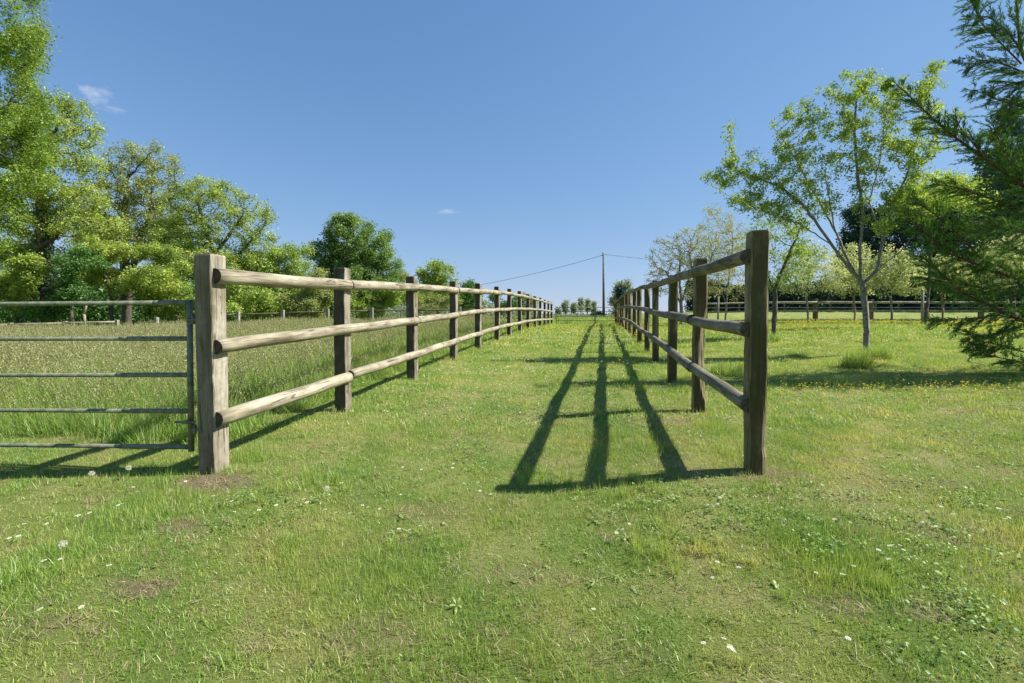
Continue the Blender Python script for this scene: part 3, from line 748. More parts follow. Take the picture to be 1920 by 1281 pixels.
# darker depth of the wood: trunks and thick undergrowth behind
for i, (px, Z, top, lean, leaf, lab) in enumerate([
    (12, 44, 445, 4, 'olive', 'slender bare topped tree deep in the wood at the left edge'),
    (38, 42, 430, 8, 'ivy', 'ivy clad leaning slender trunk between the left edge and the crooked oak'),
    (128, 43, 455, -4, 'olive', 'slender tree deep in the wood just right of the ivy covered oak'),
    (150, 46, 440, 6, 'bush', 'thin tree deep in the wood above the pale stake'),
    (185, 44, 380, -5, 'bush', 'leafy slender tree deep in the wood left of the two dark stems'),
    (300, 46, 400, 5, 'bush', 'leafy tree deep in the wood right of the two dark stems'),
    (355, 44, 420, -5, 'under', 'dark slender tree deep in the wood behind the first pale post'),
    (470, 45, 470, 5, 'bush', 'small tree deep in the wood behind the end oak')]):
    bb = gbase(px, Z)
    h = (600-top)
    make_tree('woodland_tree', lab, 'tree', bb, [px_line(Z, [(px, 612), (px+lean, 560), (px+lean*2, top+h*.45)])],
              bl(Z, [(px+lean*2, top+h*.25, 30, h*.25), (px+lean, top+h*.55, 36, h*.2), (px, 585, 38, 16)], 1.3), 420, .5, .2, .016, leaf, 8500 if i > 3 else 4500, .19, .3, seed=60+i, group='slender trees inside the wood')
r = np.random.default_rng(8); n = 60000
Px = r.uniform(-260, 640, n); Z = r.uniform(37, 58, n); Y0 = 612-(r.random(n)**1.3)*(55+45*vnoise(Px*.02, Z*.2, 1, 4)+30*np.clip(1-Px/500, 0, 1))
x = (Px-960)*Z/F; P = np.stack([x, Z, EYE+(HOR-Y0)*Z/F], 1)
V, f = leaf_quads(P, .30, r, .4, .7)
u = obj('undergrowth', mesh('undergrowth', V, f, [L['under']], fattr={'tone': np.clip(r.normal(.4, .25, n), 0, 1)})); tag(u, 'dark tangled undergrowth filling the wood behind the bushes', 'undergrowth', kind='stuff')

# --- middle trees
b = gbase(675, 38)
make_tree('round_tree', 'large dense round dark green tree standing alone behind the meadow', 'tree', b, [px_line(38, [(675, 600), (672, 540), (668, 480)])],
          bl(38, [(655, 438, 50, 36), (690, 465, 55, 46), (630, 485, 46, 50), (712, 500, 45, 40), (660, 535, 85, 40), (725, 545, 46, 34), (748, 500, 16, 10), (605, 455, 14, 14), (660, 500, 60, 50), (605, 500, 22, 30), (712, 462, 32, 36)]),
          2200, .42, .3, .012, 'round', 90000, .15, .22, seed=21, shell=.35, leaf_up=.7)
for i, (px, Z, lst, leaf, nl, lab, nm) in enumerate([
    (822, 50, [(820, 510, 34, 22), (838, 530, 26, 30), (800, 530, 26, 20), (820, 560, 45, 16)], 'bush', 13000, 'airy yellow green tree right of the round dense tree, above the left fence rail', 'airy_tree'),
    (882, 55, [(882, 540, 24, 18), (878, 565, 32, 18)], 'under', 9000, 'small dark tree right of the airy tree, where the overhead wire ends', 'small_tree'),
    (940, 66, [(930, 560, 16, 12), (955, 572, 22, 10)], 'under', 4500, 'low dark bush far behind the left fence', 'bush'),
    (985, 70, [(978, 560, 18, 10), (1000, 570, 18, 8)], 'olive', 4000, 'low pale bush far behind the last posts of the left fence', 'bush'),
    (1163, 60, [(1160, 545, 14, 22), (1176, 540, 10, 20), (1152, 570, 14, 18)], 'poplar', 5000, 'feathery tree standing right of the utility pole', 'feathery_tree')]):
    bb = gbase(px, Z); c0 = lst[0]
    make_tree(nm, lab, 'bush' if nm == 'bush' else 'tree', bb, [px_line(Z, [(px, 603), (c0[0], (600+c0[1])/2), (c0[0], c0[1]+5)])], bl(Z, lst), 450, .5, .16, .016, leaf, nl, .2, .28, seed=70+i)
bb = gbase(1162, 57)
make_tree('dark_conifer', 'narrow dark evergreen at the right end of the far gate', 'tree', bb, [px_line(57, [(1163, 603), (1163, 560)])], bl(57, [(1163, 565, 7, 30)]), 160, .5, .12, .02, 'conifer', 5000, .2, .2, seed=79)
for i, (px, yt, rw) in enumerate([(1047, 572, 5), (1061, 560, 8), (1076, 568, 5), (1089, 556.5, 7.5), (1101, 557.5, 6), (1113, 563, 7)]):
    Z = 170+i*4; bb = gbase(px, Z)
    lab = ['leftmost and lowest of the distant poplars beyond the far gate', 'dark full crowned distant poplar left of the gap beyond the far gate', 'thin short distant poplar between two taller ones beyond the far gate',
           'tallest of the distant poplars, in the middle beyond the far gate', 'narrow tall distant poplar just right of the tallest one', 'pale broad distant poplar nearest to the utility pole'][i]
    make_tree('poplar_tree', lab, 'poplar', bb, [px_line(Z, [(px, 598), (px, 585), (px, yt+12)])], bl(Z, [(px, (yt+584)/2, rw, (584-yt)/2)]), 160, 1.0, .25, .05, 'poplar', 1500, .55, .5, seed=90+i, group='distant poplars beyond the far gate', bark='bark_pale')
bb = gbase(1116, 56)
make_tree('gorse_bush', 'low dark mound of bush left of the foot of the utility pole', 'bush', bb, [px_line(56, [(1118, 600), (1120, 590)])], bl(56, [(1116, 592, 15, 5), (1124, 589, 8, 5)]), 120, .4, .08, .02, 'conifer', 3500, .2, .15, seed=97)
# distant hedgerow far behind the gate line
n = 26000; Px = r.uniform(520, 1330, n); Z = r.uniform(100, 130, n); Y0 = 602-(r.random(n)**1.2)*(8+10*vnoise(Px*.03, Z*0, 1, 9)+22*np.clip((1030-Px)/120, 0, 1)*(.5+.6*vnoise(Px*.08, Z*0, 1, 10)))
P = np.stack([(Px-960)*Z/F, Z, EYE+(HOR-Y0)*Z/F], 1); V, f = leaf_quads(P, .6, r, .4, .7)
u = obj('hedgerow', mesh('hedgerow', V, f, [L['poplar']], fattr={'tone': np.clip(r.normal(.2, .2, n), 0, 1)})); tag(u, 'low distant hedgerow on the skyline beyond the far gate', 'hedgerow', kind='stuff')

# --- orchard
b = at_ground(1625, 666); Zt = b[1]
def OL(pts): return [W(p[0], p[1], Zt+(p[2] if len(p) > 2 else 0)) for p in pts]
stems = [OL([(1625, 668), (1624, 600), (1619, 540), (1612, 525)]),
         OL([(1612, 525), (1590, 500), (1560, 460), (1532, 420), (1502, 380), (1462, 350), (1410, 330), (1372, 318, -.3)]),
         OL([(1612, 525), (1585, 480), (1566, 432), (1556, 385), (1550, 345)]),
         OL([(1614, 525), (1612, 470), (1618, 400), (1608, 330), (1602, 250), (1605, 190), (1640, 135, -.1)]),
         OL([(1622, 528), (1645, 505), (1655, 450), (1668, 395, .2), (1700, 330, .2), (1720, 260, .2), (1740, 175, .2), (1762, 120, .2)]),
         OL([(1598, 510), (1570, 440, .4), (1520, 350, .4), (1475, 270, .4), (1450, 240, .4)]),
         OL([(1560, 460), (1500, 420, -.3), (1440, 400, -.4), (1375, 372, -.5), (1330, 345, -.5)]),
         OL([(1655, 450), (1630, 380, -.5), (1650, 300, -.5), (1660, 220, -.4), (1665, 190, -.4)]),
         OL([(1645, 505), (1690, 470, .4), (1730, 420, .5), (1790, 370, .5)])]
blobs = bl(Zt, [(1400, 320, 70, 38), (1370, 270, 14, 40), (1490, 250, 45, 60), (1560, 210, 60, 60), (1620, 200, 70, 70), (1700, 190, 60, 50), (1750, 150, 25, 35),
                (1500, 330, 70, 50), (1580, 300, 60, 50), (1650, 300, 60, 60), (1720, 270, 50, 60), (1350, 330, 40, 22), (1770, 360, 60, 45), (1430, 380, 70, 22), (1580, 160, 30, 25), (1700, 380, 50, 40), (1490, 395, 60, 26), (1660, 420, 50, 26), (1560, 380, 50, 30), (1780, 250, 26, 50)], .75)
make_tree('apple_tree', 'nearest orchard tree, a forked slender trunk with an open airy leafy crown', 'tree', b, stems, blobs, 2100, .10, .055, .0028, 'orch', 34000, .048, .045,
          bark='bark_pale', seed=101, jitter=.28, aspect=.5, leaf_r=1.9, kill=.16)
ORC = 'young fruit trees in the orchard'
def orchard(px, py, name, label, fork, crown, leaf, nl, ls, n_attr=420, rb=.05, seed=1, sp=.07, pale='bark_pale', step=.18, extra=None, Z=None, tip=.005):
    b = at_ground(px, py) if Z is None else np.array(gbase(px, Z))
    Zt = b[1]
    P0 = b; fk = W(fork[0], fork[1], Zt); c0 = crown
    st = [[P0, (P0+fk)/2+np.array([.03, 0, 0]), fk]]
    for (qx, qy) in (extra or [(crown[0][0]-crown[0][2]*.5, crown[0][1]), (crown[0][0]+crown[0][2]*.5, crown[0][1])]):
        st.append([fk, (fk+W(qx, qy, Zt))/2+np.array([0, .1, -.1]), W(qx, qy, Zt)])
    return make_tree(name, label, 'tree', b, st, bl(Zt, crown, .9), n_attr, step, rb, tip, leaf, nl, ls, sp, bark=pale, seed=seed, group=ORC, jitter=.25, aspect=.55, leaf_r=2.0)
orchard(1449, 634, 'fruit_tree', 'dark leaning trunk fruit tree just right of the nearest mossy post', (1452, 545),
        [(1440, 450, 55, 40), (1480, 430, 45, 50), (1500, 490, 40, 40), (1430, 400, 30, 25), (1460, 510, 40, 25)], 'orch', 4200, .062, 1300, .06, 111, .09, pale='bark', extra=[(1437, 480), (1500, 430), (1480, 480)])
orchard(1359, 603, 'fruit_tree', 'fruit tree with pale forking limbs seen between the two nearest mossy posts', (1362, 572),
        [(1345, 440, 40, 55), (1380, 480, 42, 60), (1340, 400, 20, 25), (1330, 520, 35, 40), (1395, 540, 30, 30)], 'greytwig', 9500, .08, 900, .06, 112, .12, extra=[(1400, 540), (1340, 490), (1375, 450)])
orchard(1277, 598, 'fruit_tree', 'nearly bare grey twigged fruit tree above the right fence, farthest left in the orchard', (1277, 570),
        [(1260, 485, 52, 40), (1300, 490, 42, 42), (1235, 530, 34, 30), (1290, 540, 45, 25), (1240, 460, 22, 20)], 'greytwig', 5200, .07, 3600, .09, 113, .07, step=.17, Z=24, tip=.010, extra=[(1250, 510), (1300, 500), (1275, 480)])
orchard(1312, 601, 'fruit_tree', 'thin grey twigged fruit tree behind the second mossy post', (1312, 565),
        [(1315, 470, 46, 48), (1340, 520, 42, 40), (1290, 450, 34, 26), (1370, 480, 34, 40)], 'greytwig', 5200, .07, 2200, .07, 114, .09, Z=23, tip=.008)
for i, (px, Z, lst, lab) in enumerate([
    (1515, 21.5, [(1495, 515, 45, 36), (1545, 512, 45, 40), (1515, 480, 40, 26), (1470, 530, 24, 22), (1575, 535, 24, 20)], 'pale blossoming fruit tree second to the right of the nearest mossy post'),
    (1603, 22.5, [(1600, 505, 40, 36), (1580, 530, 30, 26), (1625, 525, 26, 32), (1605, 475, 30, 20)], 'pale blossoming fruit tree right behind the trunk of the nearest orchard tree'),
    (1672, 20.5, [(1668, 505, 40, 40), (1700, 520, 38, 34), (1645, 530, 28, 24), (1680, 478, 28, 18), (1720, 545, 24, 16)], 'round pale blossoming fruit tree between the nearest orchard tree and the conifer boughs'),
    (1768, 21, [(1770, 510, 34, 36), (1790, 530, 34, 24)], 'pale fruit tree partly hidden by the hanging conifer boughs'),
    (1890, 19, [(1870, 490, 50, 44), (1900, 470, 34, 36), (1850, 525, 40, 26)], 'pale blossoming fruit tree at the right edge behind the conifer boughs')]):
    bb = gbase(px, Z); fy = 560
    orchard(px, 603, 'blossoming_tree', lab, (px-2, fy), lst, 'blossom', 6500, .085, 900, .045, 120+i, .12, Z=Z)
for i, (px, Z, lst, lab) in enumerate([
    (1735, 16, [(1740, 345, 40, 20), (1790, 355, 50, 26), (1840, 380, 40, 18), (1700, 360, 30, 16)], 'yellow green leafy tree whose crown shows above the dark evergreens')]):
    orchard(px, 603, 'fruit_tree', lab, (px+10, 470), lst, 'orch', 5000, .07, 600, .045, 130+i, .14, pale='bark', Z=Z)
# tree stakes
for (px, y0, y1, Z, lab) in ((1729, 544, 612, 18.5, 'thin round stake standing in the orchard grass left of a fence post'), (1346, 556, 604, 22, 'thin stake beside the trunk between the two nearest mossy posts'), (1455, 560, 604, 23.2, 'thin stake behind the dark leaning fruit tree')):
    g0 = gbase(px, Z); tp = W(px+1, y0, Z)
    o = multi_tube('tree_stake', [((g0[0], g0[1], g0[2]-.1), tp, .045)], M['far_wood'], None, 8); tag(o, lab, 'stake')
g0 = gbase(157, 20.9); o = multi_tube('tree_stake', [(W(160, 612, 20), W(158, 590, 20), .045), (W(158, 590, 20), W(163, 567, 20), .04)], M['rail_pale'], None, 8); tag(o, 'thin pale crooked stake standing by the low fence at the edge of the wood', 'stake')
# evergreens behind
for i, (px, Z, lst, leaf, lab) in enumerate([
    (1608, 50, [(1606, 420, 22, 40), (1640, 430, 34, 40), (1612, 480, 38, 50), (1612, 530, 40, 50)], 'conifer', 'narrow dark evergreen seen through the nearest orchard tree'),
    (1700, 50, [(1690, 415, 50, 56), (1735, 400, 50, 50), (1720, 490, 70, 70), (1660, 510, 44, 60)], 'conifer', 'dark evergreen behind the blossoming trees, left of the conifer boughs'),
    (1800, 48, [(1785, 400, 66, 66), (1840, 380, 60, 60), (1830, 480, 80, 80), (1770, 520, 60, 60)], 'conifer', 'broad dark evergreen behind the hanging conifer boughs'),
    (1900, 46, [(1900, 390, 66, 90), (1900, 520, 60, 60)], 'conifer', 'dark evergreen at the right edge behind the orchard fence'),
    (1895, 30, [(1897, 225, 26, 50), (1890, 300, 50, 60), (1885, 370, 66, 60), (1890, 450, 70, 70)], 'blueconifer', 'tall bluish evergreen rising at the right edge behind the boughs')]):
    bb = gbase(px, Z)
    make_tree('evergreen_tree', lab, 'tree', bb, [px_line(Z, [(px, 600), (px, 520), (lst[0][0], lst[0][1]-lst[0][3]*.5)])], bl(Z, lst), 900, .45, .25, .014, leaf, 42000 if i < 4 else 40000, .24 if i < 4 else .17, .26 if i < 4 else .2, seed=140+i, group='dark evergreens behind the orchard', shell=.3, leaf_up=0., aspect=.4)
n = 120000; r = np.random.default_rng(18)
x = r.uniform(X0(1290, 46), 62, n); top = 1.9+1.1*vnoise(x, x*0, .22, 3)+.5*vnoise(x, x*0, .9, 4)+.5*sm(x, 24, 36)
y = 46+r.uniform(-1.3, 1.3, n)+.3*np.sin(x); z = gh(x, y)+top*r.random(n)
V, f = leaf_quads(np.stack([x, y, z], 1), .2, r, .2, .6)
u = obj('hedge', mesh('hedge', V, f, [L['conifer']], fattr={'tone': np.clip(r.normal(.4, .2, n), 0, 1)})); tag(u, 'long dark clipped hedge behind the orchard and the far grey fence', 'hedge')

# --- foreground conifer boughs on the right edge
def conifer():
    r = np.random.default_rng(77)
    bx, by = 9.4, 6.9; bz = float(gh(bx, by)); base = np.array((bx, by, bz))
    root = empty('conifer_tree', base, 'large conifer whose feathery drooping boughs hang into view from the right edge', 'tree')
    multi_tube('trunk', [(base+[0, 0, -.2], base+[0, 0, 3.5], .16, .11), (base+[0, 0, 3.5], base+[-.05, 0, 7.6], .11, .02)], M['bark_con'], root, 10)
    def bough(path, r0, dens, Ls, sec_up, droop=.3, sparse=1.0, mat='spray'):
        path = np.array(path, float)
        # resample with Catmull-like smoothing
        T = np.linspace(0, len(path)-1, 60); xs = np.stack([np.interp(T, range(len(path)), path[:, k]) for k in range(3)], 1)
        for _ in range(4): xs[1:-1] = .25*xs[:-2]+.5*xs[1:-1]+.25*xs[2:]
        d = np.diff(xs, axis=0); Ln = np.linalg.norm(d, axis=1); S = np.concatenate([[0], np.cumsum(Ln)]); Lt = S[-1]
        segs = []; tw = []   # twigs: p, dir, len, wid
        for k in range(59):
            a = r0*(1-k/59)**.8+.003; b_ = r0*(1-(k+1)/59)**.8+.003
            segs.append((xs[k]-d[k]*.05, xs[k+1], a, b_))
        s = .0
        while s < Lt:
            f = s/Lt; p = np.array([np.interp(s, S, xs[:, k]) for k in range(3)])
            k = min(int(np.searchsorted(S, s)), 58); t_ = d[max(k-1, 0)]/ (np.linalg.norm(d[max(k-1, 0)])+1e-9)
            l2 = 1.1*Ls*(1-f)**.55*(.6+.7*r.random())*(.35+.65*min(1, f*5)) + .06
            if r.random() < sparse:
                side = r.normal(size=3); side -= t_*side.dot(t_); side /= np.linalg.norm(side); side[2] = side[2]*.7+sec_up; 
                dd = t_*(.75+.3*r.random())+side*.75; dd /= np.linalg.norm(dd)
                q = p.copy(); st = .028; n2 = max(2, int(l2/st)); cur = dd.copy(); pts = [q.copy()]
                for j in range(n2):
                    cur = cur+np.array([0, 0, -droop*st*2.2])+r.normal(0, .05, 3); cur /= np.linalg.norm(cur); q = q+cur*st; pts.append(q.copy())
                    for sgn in (0, 1, 2):
                        if r.random() < .85:
                            sv = r.normal(size=3); sv -= cur*sv.dot(cur); sv /= np.linalg.norm(sv)+1e-9
                            td = cur*1.0+sv*.45; td /= np.linalg.norm(td)
                            tl = (.06+.07*r.random())*(1-.5*j/n2)
                            tw.append((*q, *td, tl))
                            if r.random() < .5:
                                q2 = q+td*tl*.45; td2 = td+r.normal(0, .5, 3); td2 /= np.linalg.norm(td2); tw.append((*q2, *td2, tl*.6))
                tw.append((*q, *cur, .08))
                segs.append((pts[0], pts[n2//2], .0035, .0025)); 
                if n2 > 2: segs.append((pts[n2//2], pts[-1], .0025, .0015))
            s += .92/dens*(.4+1.2*r.random())
        bo = multi_tube('bough', segs, M['bark_con'], root, 5)
        tw = np.array(tw); P = tw[:, :3]; D_ = tw[:, 3:6]; tl = tw[:, 6:7]
        # each twig: two crossed narrow blades
        u = np.cross(D_, r.normal(size=D_.shape)); u /= np.linalg.norm(u, axis=1)[:, None]+1e-9; v = np.cross(D_, u)
        wd = .0042; Vs = []
        for q_ in (u, v):
            Vs.append(np.stack([P-q_*wd*.5, P+D_*tl*.5-q_*wd, P+D_*tl, P+D_*tl*.5+q_*wd], 1))
        V = np.concatenate(Vs).reshape(-1, 3); f = np.arange(len(V)).reshape(-1, 4)
        tone = np.clip(np.tile(r.normal(.5, .22, len(tw)), 2), 0, 1)
        sp = obj('foliage', mesh('foliage', V-base, f, [L[mat]], fattr={'tone': tone}), bo)
        return len(f)
    tot = 0
    Z0 = 6.7
    def Q(*pts): return [W(p[0], p[1], Z0+(p[2] if len(p) > 2 else 0)) for p in pts]
    tk = lambda h: base+np.array([0, 0, h])
    B = [
        # top cluster: steep bough coming in from the top right
        (Q((2060, 330, .1), (1960, 200), (1912, 90), (1903, -40), (1880, -150)), .028, 16, .9, -.1, .25),
        (Q((1912, 90), (1880, 50), (1850, 30), (1810, 38)), .009, 24, .42, -.1, .5),
        (Q((1915, 120), (1880, 85), (1840, 45), (1815, -10)), .009, 24, .42, -.1, .5),
        (Q((1930, 140), (1880, 120), (1840, 112), (1795, 122)), .010, 26, .36, -.1, .5),
        (Q((1990, 170), (1930, 150), (1880, 160), (1825, 170)), .010, 22, .34, -.2, .6),
        (Q((1900, -10), (1870, -20), (1840, -10), (1820, 15)), .008, 24, .36, -.1, .5),
        (Q((2060, 260), (1960, 215), (1880, 190), (1825, 168)), .012, 20, .45, -.1, .6),
        # long bough reaching up to the left
        (Q((2140, 470), (1990, 380), (1920, 350), (1850, 300), (1790, 258), (1740, 215), (1700, 175), (1674, 152)), .026, 34, .40, .1, .5),
        (Q((1850, 300, -.1), (1800, 240, -.2), (1790, 215, -.2)), .009, 30, .22, .1, .3),
        (Q((1920, 350, .3), (1880, 280, .4), (1860, 230, .4), (1900, 200, .3)), .012, 26, .45, .1, .5),
        (Q((2010, 430, .4), (1930, 330, .5), (1890, 290, .5), (1850, 250, .5)), .014, 24, .5, .1, .5),
        # mid boughs
        (Q((2160, 560), (2000, 430), (1920, 395), (1850, 370), (1790, 350), (1750, 345)), .024, 30, .55, .0, .7),
        (Q((2160, 640, -.2), (2000, 560, -.3), (1900, 520, -.3), (1830, 495, -.3), (1770, 470, -.3), (1720, 425, -.3), (1690, 395, -.3)), .026, 34, .60, .0, .6),
        (Q((1860, 510, -.2), (1800, 440, -.3), (1750, 400, -.3), (1705, 370, -.3)), .012, 32, .5, .0, .6),
        (Q((2140, 720, -.3), (2000, 630, -.4), (1920, 603, -.4), (1860, 575, -.4), (1800, 545, -.4), (1740, 490, -.4), (1712, 470, -.4)), .026, 34, .55, .1, .5),
        (Q((1920, 560, .2), (1850, 540, .3), (1780, 530, .3), (1730, 520, .3)), .013, 30, .5, .0, .6),
        (Q((1990, 520, .3), (1910, 470, .4), (1860, 440, .5), (1820, 420, .5)), .014, 28, .55, .0, .6),
        (Q((2040, 480, -.5), (1950, 440, -.5), (1880, 430, -.5), (1800, 400, -.5)), .012, 26, .5, .0, .6),
        # lower sprays
        (Q((1880, 585, -.4), (1850, 595, -.4), (1800, 598, -.4), (1745, 602, -.4)), .009, 30, .30, -.2, .7),
        (Q((1905, 600, -.4), (1880, 622, -.4), (1850, 630, -.4), (1812, 628, -.4)), .008, 26, .34, -.3, .6),
        (Q((1990, 690, -.4), (1920, 680, -.4), (1860, 668, -.4), (1825, 640, -.4)), .010, 26, .26, .1, .5),
        (Q((1920, 660, -.4), (1880, 650, -.4), (1850, 640, -.4), (1815, 660, -.4)), .008, 26, .26, -.1, .6)]
    for a in B: bough(*a)
    # the rest of the tree, outside the picture: boughs all round the trunk
    for k in range(26):
        h = .9+k*.25; a = k*2.4; Lb = 2.6*(1-h/8.2)+.3
        if math.cos(a) < -.3: Lb *= .55
        e = tk(h)+np.array([math.cos(a)*Lb, math.sin(a)*Lb*.6, .1*Lb])
        bough([tk(h), tk(h)+np.array([math.cos(a)*Lb*.5, math.sin(a)*Lb*.35, .25]), e], .02, 9, .7, 0, .6)
conifer()

# ---------------------------------------------------------------- grass and small plants (instanced clumps)
def hidden_coll(name, objs):
    c = bpy.data.collections.new(name)
    for o in objs: c.objects.link(o)
    return c
def blades_mesh(name, nb, R_, h0, h1, w_, r, lean=.5, segs=3, mat='lawn', extra=None, curl=.5):
    """a clump: nb blades rooted in a disc of radius R_"""
    Vs, Fs, T, off = [], [], [], 0
    a = r.random(nb)*6.28; rr = R_*np.sqrt(r.random(nb)); ln = r.uniform(h0, h1, nb); az = r.random(nb)*6.28; le = np.abs(r.normal(0, lean, nb)).clip(0, 1.35)
    for i in range(nb):
        p = np.array((rr[i]*math.cos(a[i]), rr[i]*math.sin(a[i]), -.01)); d = np.array((math.cos(az[i]), math.sin(az[i]), 0)); s = np.array((-d[1], d[0], 0))
        tw = r.normal(0, .6); s = s*math.cos(tw)+d*math.sin(tw)
        an = le[i]*.5; L1 = ln[i]/segs; ww = w_*r.uniform(.7, 1.3); pts = []
        for k in range(segs+1):
            f = k/segs; wk = ww*(1-f**1.6)*.5
            if k < segs: pts += [p-s*wk, p+s*wk]
            else: pts += [p]
            an = min(an+le[i]*curl/segs*1.6, 1.7); p = p+(d*math.sin(an)+np.array((0, 0, 1))*math.cos(an))*L1
        n = len(pts)
        for k in range(segs-1): Fs.append((off+2*k, off+2*k+1, off+2*k+3, off+2*k+2))
        Fs.append((off+2*segs-2, off+2*segs-1, off+2*segs, off+2*segs))
        T += [r.random()]*segs; Vs += pts; off += n
    # last face of each blade is a triangle: split lists
    Fs = np.array(Fs); tri = Fs[:, 2] == Fs[:, 3]; T = np.array(T)
    V = np.array(Vs); faces = [Fs[~tri], Fs[tri][:, :3]]; tone = np.concatenate([T[~tri], T[tri]]); mi = np.zeros(len(tone), int)
    mats = [L[mat]]
    if extra is not None:
        ev, ef, et, em = extra(r); faces = [np.concatenate([faces[0], ef+len(V)]), faces[1]]
        nq = (~tri).sum(); tone = np.concatenate([tone[:nq], et, tone[nq:]]); mi = np.concatenate([mi[:nq], np.ones(len(et), int), mi[nq:]])
        V = np.concatenate([V, ev]); mats.append(L[em])
    me = mesh(name, V, faces, mats, False, fattr={'tone': tone}, mi=mi)
    return bpy.data.objects.new(name, me)

def gn_scatter():
    ng = bpy.data.node_groups.new('scatter', 'GeometryNodeTree')
    ng.interface.new_socket('Geometry', in_out='INPUT', socket_type='NodeSocketGeometry')
    ng.interface.new_socket('Collection', in_out='INPUT', socket_type='NodeSocketCollection')
    ng.interface.new_socket('Geometry', in_out='OUTPUT', socket_type='NodeSocketGeometry')
    gi = ng.nodes.new('NodeGroupInput'); go = ng.nodes.new('NodeGroupOutput')
    ci = ng.nodes.new('GeometryNodeCollectionInfo'); ci.inputs['Separate Children'].default_value = True; ci.inputs['Reset Children'].default_value = True
    iop = ng.nodes.new('GeometryNodeInstanceOnPoints'); iop.inputs['Pick Instance'].default_value = True
    ng.links.new(gi.outputs[0], iop.inputs['Points']); ng.links.new(gi.outputs[1], ci.inputs[0]); ng.links.new(ci.outputs[0], iop.inputs['Instance'])
    def na(nm, typ):
        n = ng.nodes.new('GeometryNodeInputNamedAttribute'); n.data_type = typ; n.inputs['Name'].default_value = nm; return n.outputs[0]
    ng.links.new(na('idx', 'INT'), iop.inputs['Instance Index'])
    e = ng.nodes.new('FunctionNodeEulerToRotation'); ng.links.new(na('rot', 'FLOAT_VECTOR'), e.inputs[0]); ng.links.new(e.outputs[0], iop.inputs['Rotation'])
    ng.links.new(na('scl', 'FLOAT_VECTOR'), iop.inputs['Scale']); ng.links.new(iop.outputs[0], go.inputs[0])
    return ng
NG = gn_scatter(); COLL_ID = [s.identifier for s in NG.interface.items_tree if s.name == 'Collection'][0]
def scatter(name, P, scl, variants, label, cat, r, tilt=.12, rot=None):
    n = len(P); me = bpy.data.meshes.new(name); me.vertices.add(n); me.vertices.foreach_set('co', np.asarray(P, np.float32).ravel())
    a = me.attributes.new('idx', 'INT', 'POINT'); a.data.foreach_set('value', r.integers(0, len(variants), n).astype(np.int32))
    rt = np.stack([r.normal(0, tilt, n), r.normal(0, tilt, n), r.random(n)*6.28], 1) if rot is None else rot
    a = me.attributes.new('rot', 'FLOAT_VECTOR', 'POINT'); a.data.foreach_set('vector', rt.astype(np.float32).ravel())
    a = me.attributes.new('scl', 'FLOAT_VECTOR', 'POINT'); a.data.foreach_set('vector', np.asarray(scl, np.float32).ravel())
    o = bpy.data.objects.new(name, me); COL.objects.link(o)
    md = o.modifiers.new('scatter', 'NODES'); md.node_group = NG; md[COLL_ID] = hidden_coll(name+'_kinds', variants)
    tag(o, label, cat, kind='stuff'); return o

def frustum_pts(n, z0, z1, r, marg=.5, left=None, right=None, power=1.0):
    """random ground points inside the view wedge, area-uniform in depth"""
    y = np.sqrt(r.uniform(z0*z0, z1*z1, n)); hw = 960/F
    x = r.uniform(-hw, hw, n)*(y+marg)*1.04
    return x, y
r = np.random.default_rng(99)
# --- mown grass, three sizes of clump
def lawn(name, z0, z1, dens, rad, h0, h1, wd, nb, hs, label, nv=6, segs=3):
    vs = [blades_mesh(name+'_clump', nb, rad, h0, h1, wd, np.random.default_rng(200+i), .75, segs) for i in range(nv)]
    area = 1.17*(z1*z1-z0*z0); n = int(area*dens)
    x, y = frustum_pts(n, z0, z1, r, .6)
    if z0 < 1.2:
        pass
    m = meadow(x, y); bb = bare(x, y)
    lumps = fbm(x, y, 1.9, 33, 4); fine = fbm(x, y, 7, 44, 3)
    keep = (r.random(n) > m*.97) & (r.random(n) > bb*.8) & (r.random(n) < .35+1.3*fine)
    x, y, lumps, fine = x[keep], y[keep], lumps[keep], fine[keep]; n = len(x)
    # unmown fringe under the fences
    fr = np.minimum(np.abs(x-XL(y)), np.abs(x-XR(y)))
    fringe = (1-sm(fr, .05, .28))*(y < 31)*r.random(n)
    hgt = (.5+.85*np.clip((lumps-.38)*3.0, 0, 1.1)+.25*r.random(n))*hs*(1+1.2*fringe)
    s = r.uniform(.8, 1.25, n)
    P = np.stack([x, y, gh(x, y)-.004], 1)
    return scatter(name, P, np.stack([s, s, hgt], 1), vs, label, 'grass', r, .1)
lawn('mown_grass', .85, 4.2, 560, .07, .026, .058, .0026, 38, .85, 'short mown grass in the foreground and between the fences', 8)
lawn('mown_grass', .85, 2.3, 1300, .055, .02, .045, .0019, 40, .8, 'finest close cropped turf along the bottom of the lawn', 6)
lawn('mown_grass', 4.2, 11, 120, .13, .03, .07, .0055, 44, .85, 'short mown grass in the middle distance of the lane and orchard', 6, 2)
lawn('mown_grass', 11, 34, 16, .30, .05, .10, .015, 46, .8, 'short mown grass in the far part of the lane and orchard', 5, 2)
lawn('mown_grass', 34, 80, 2.2, .8, .08, .18, .05, 60, 1.0, 'rough grass beyond the orchard fence and the far gate', 4, 2)

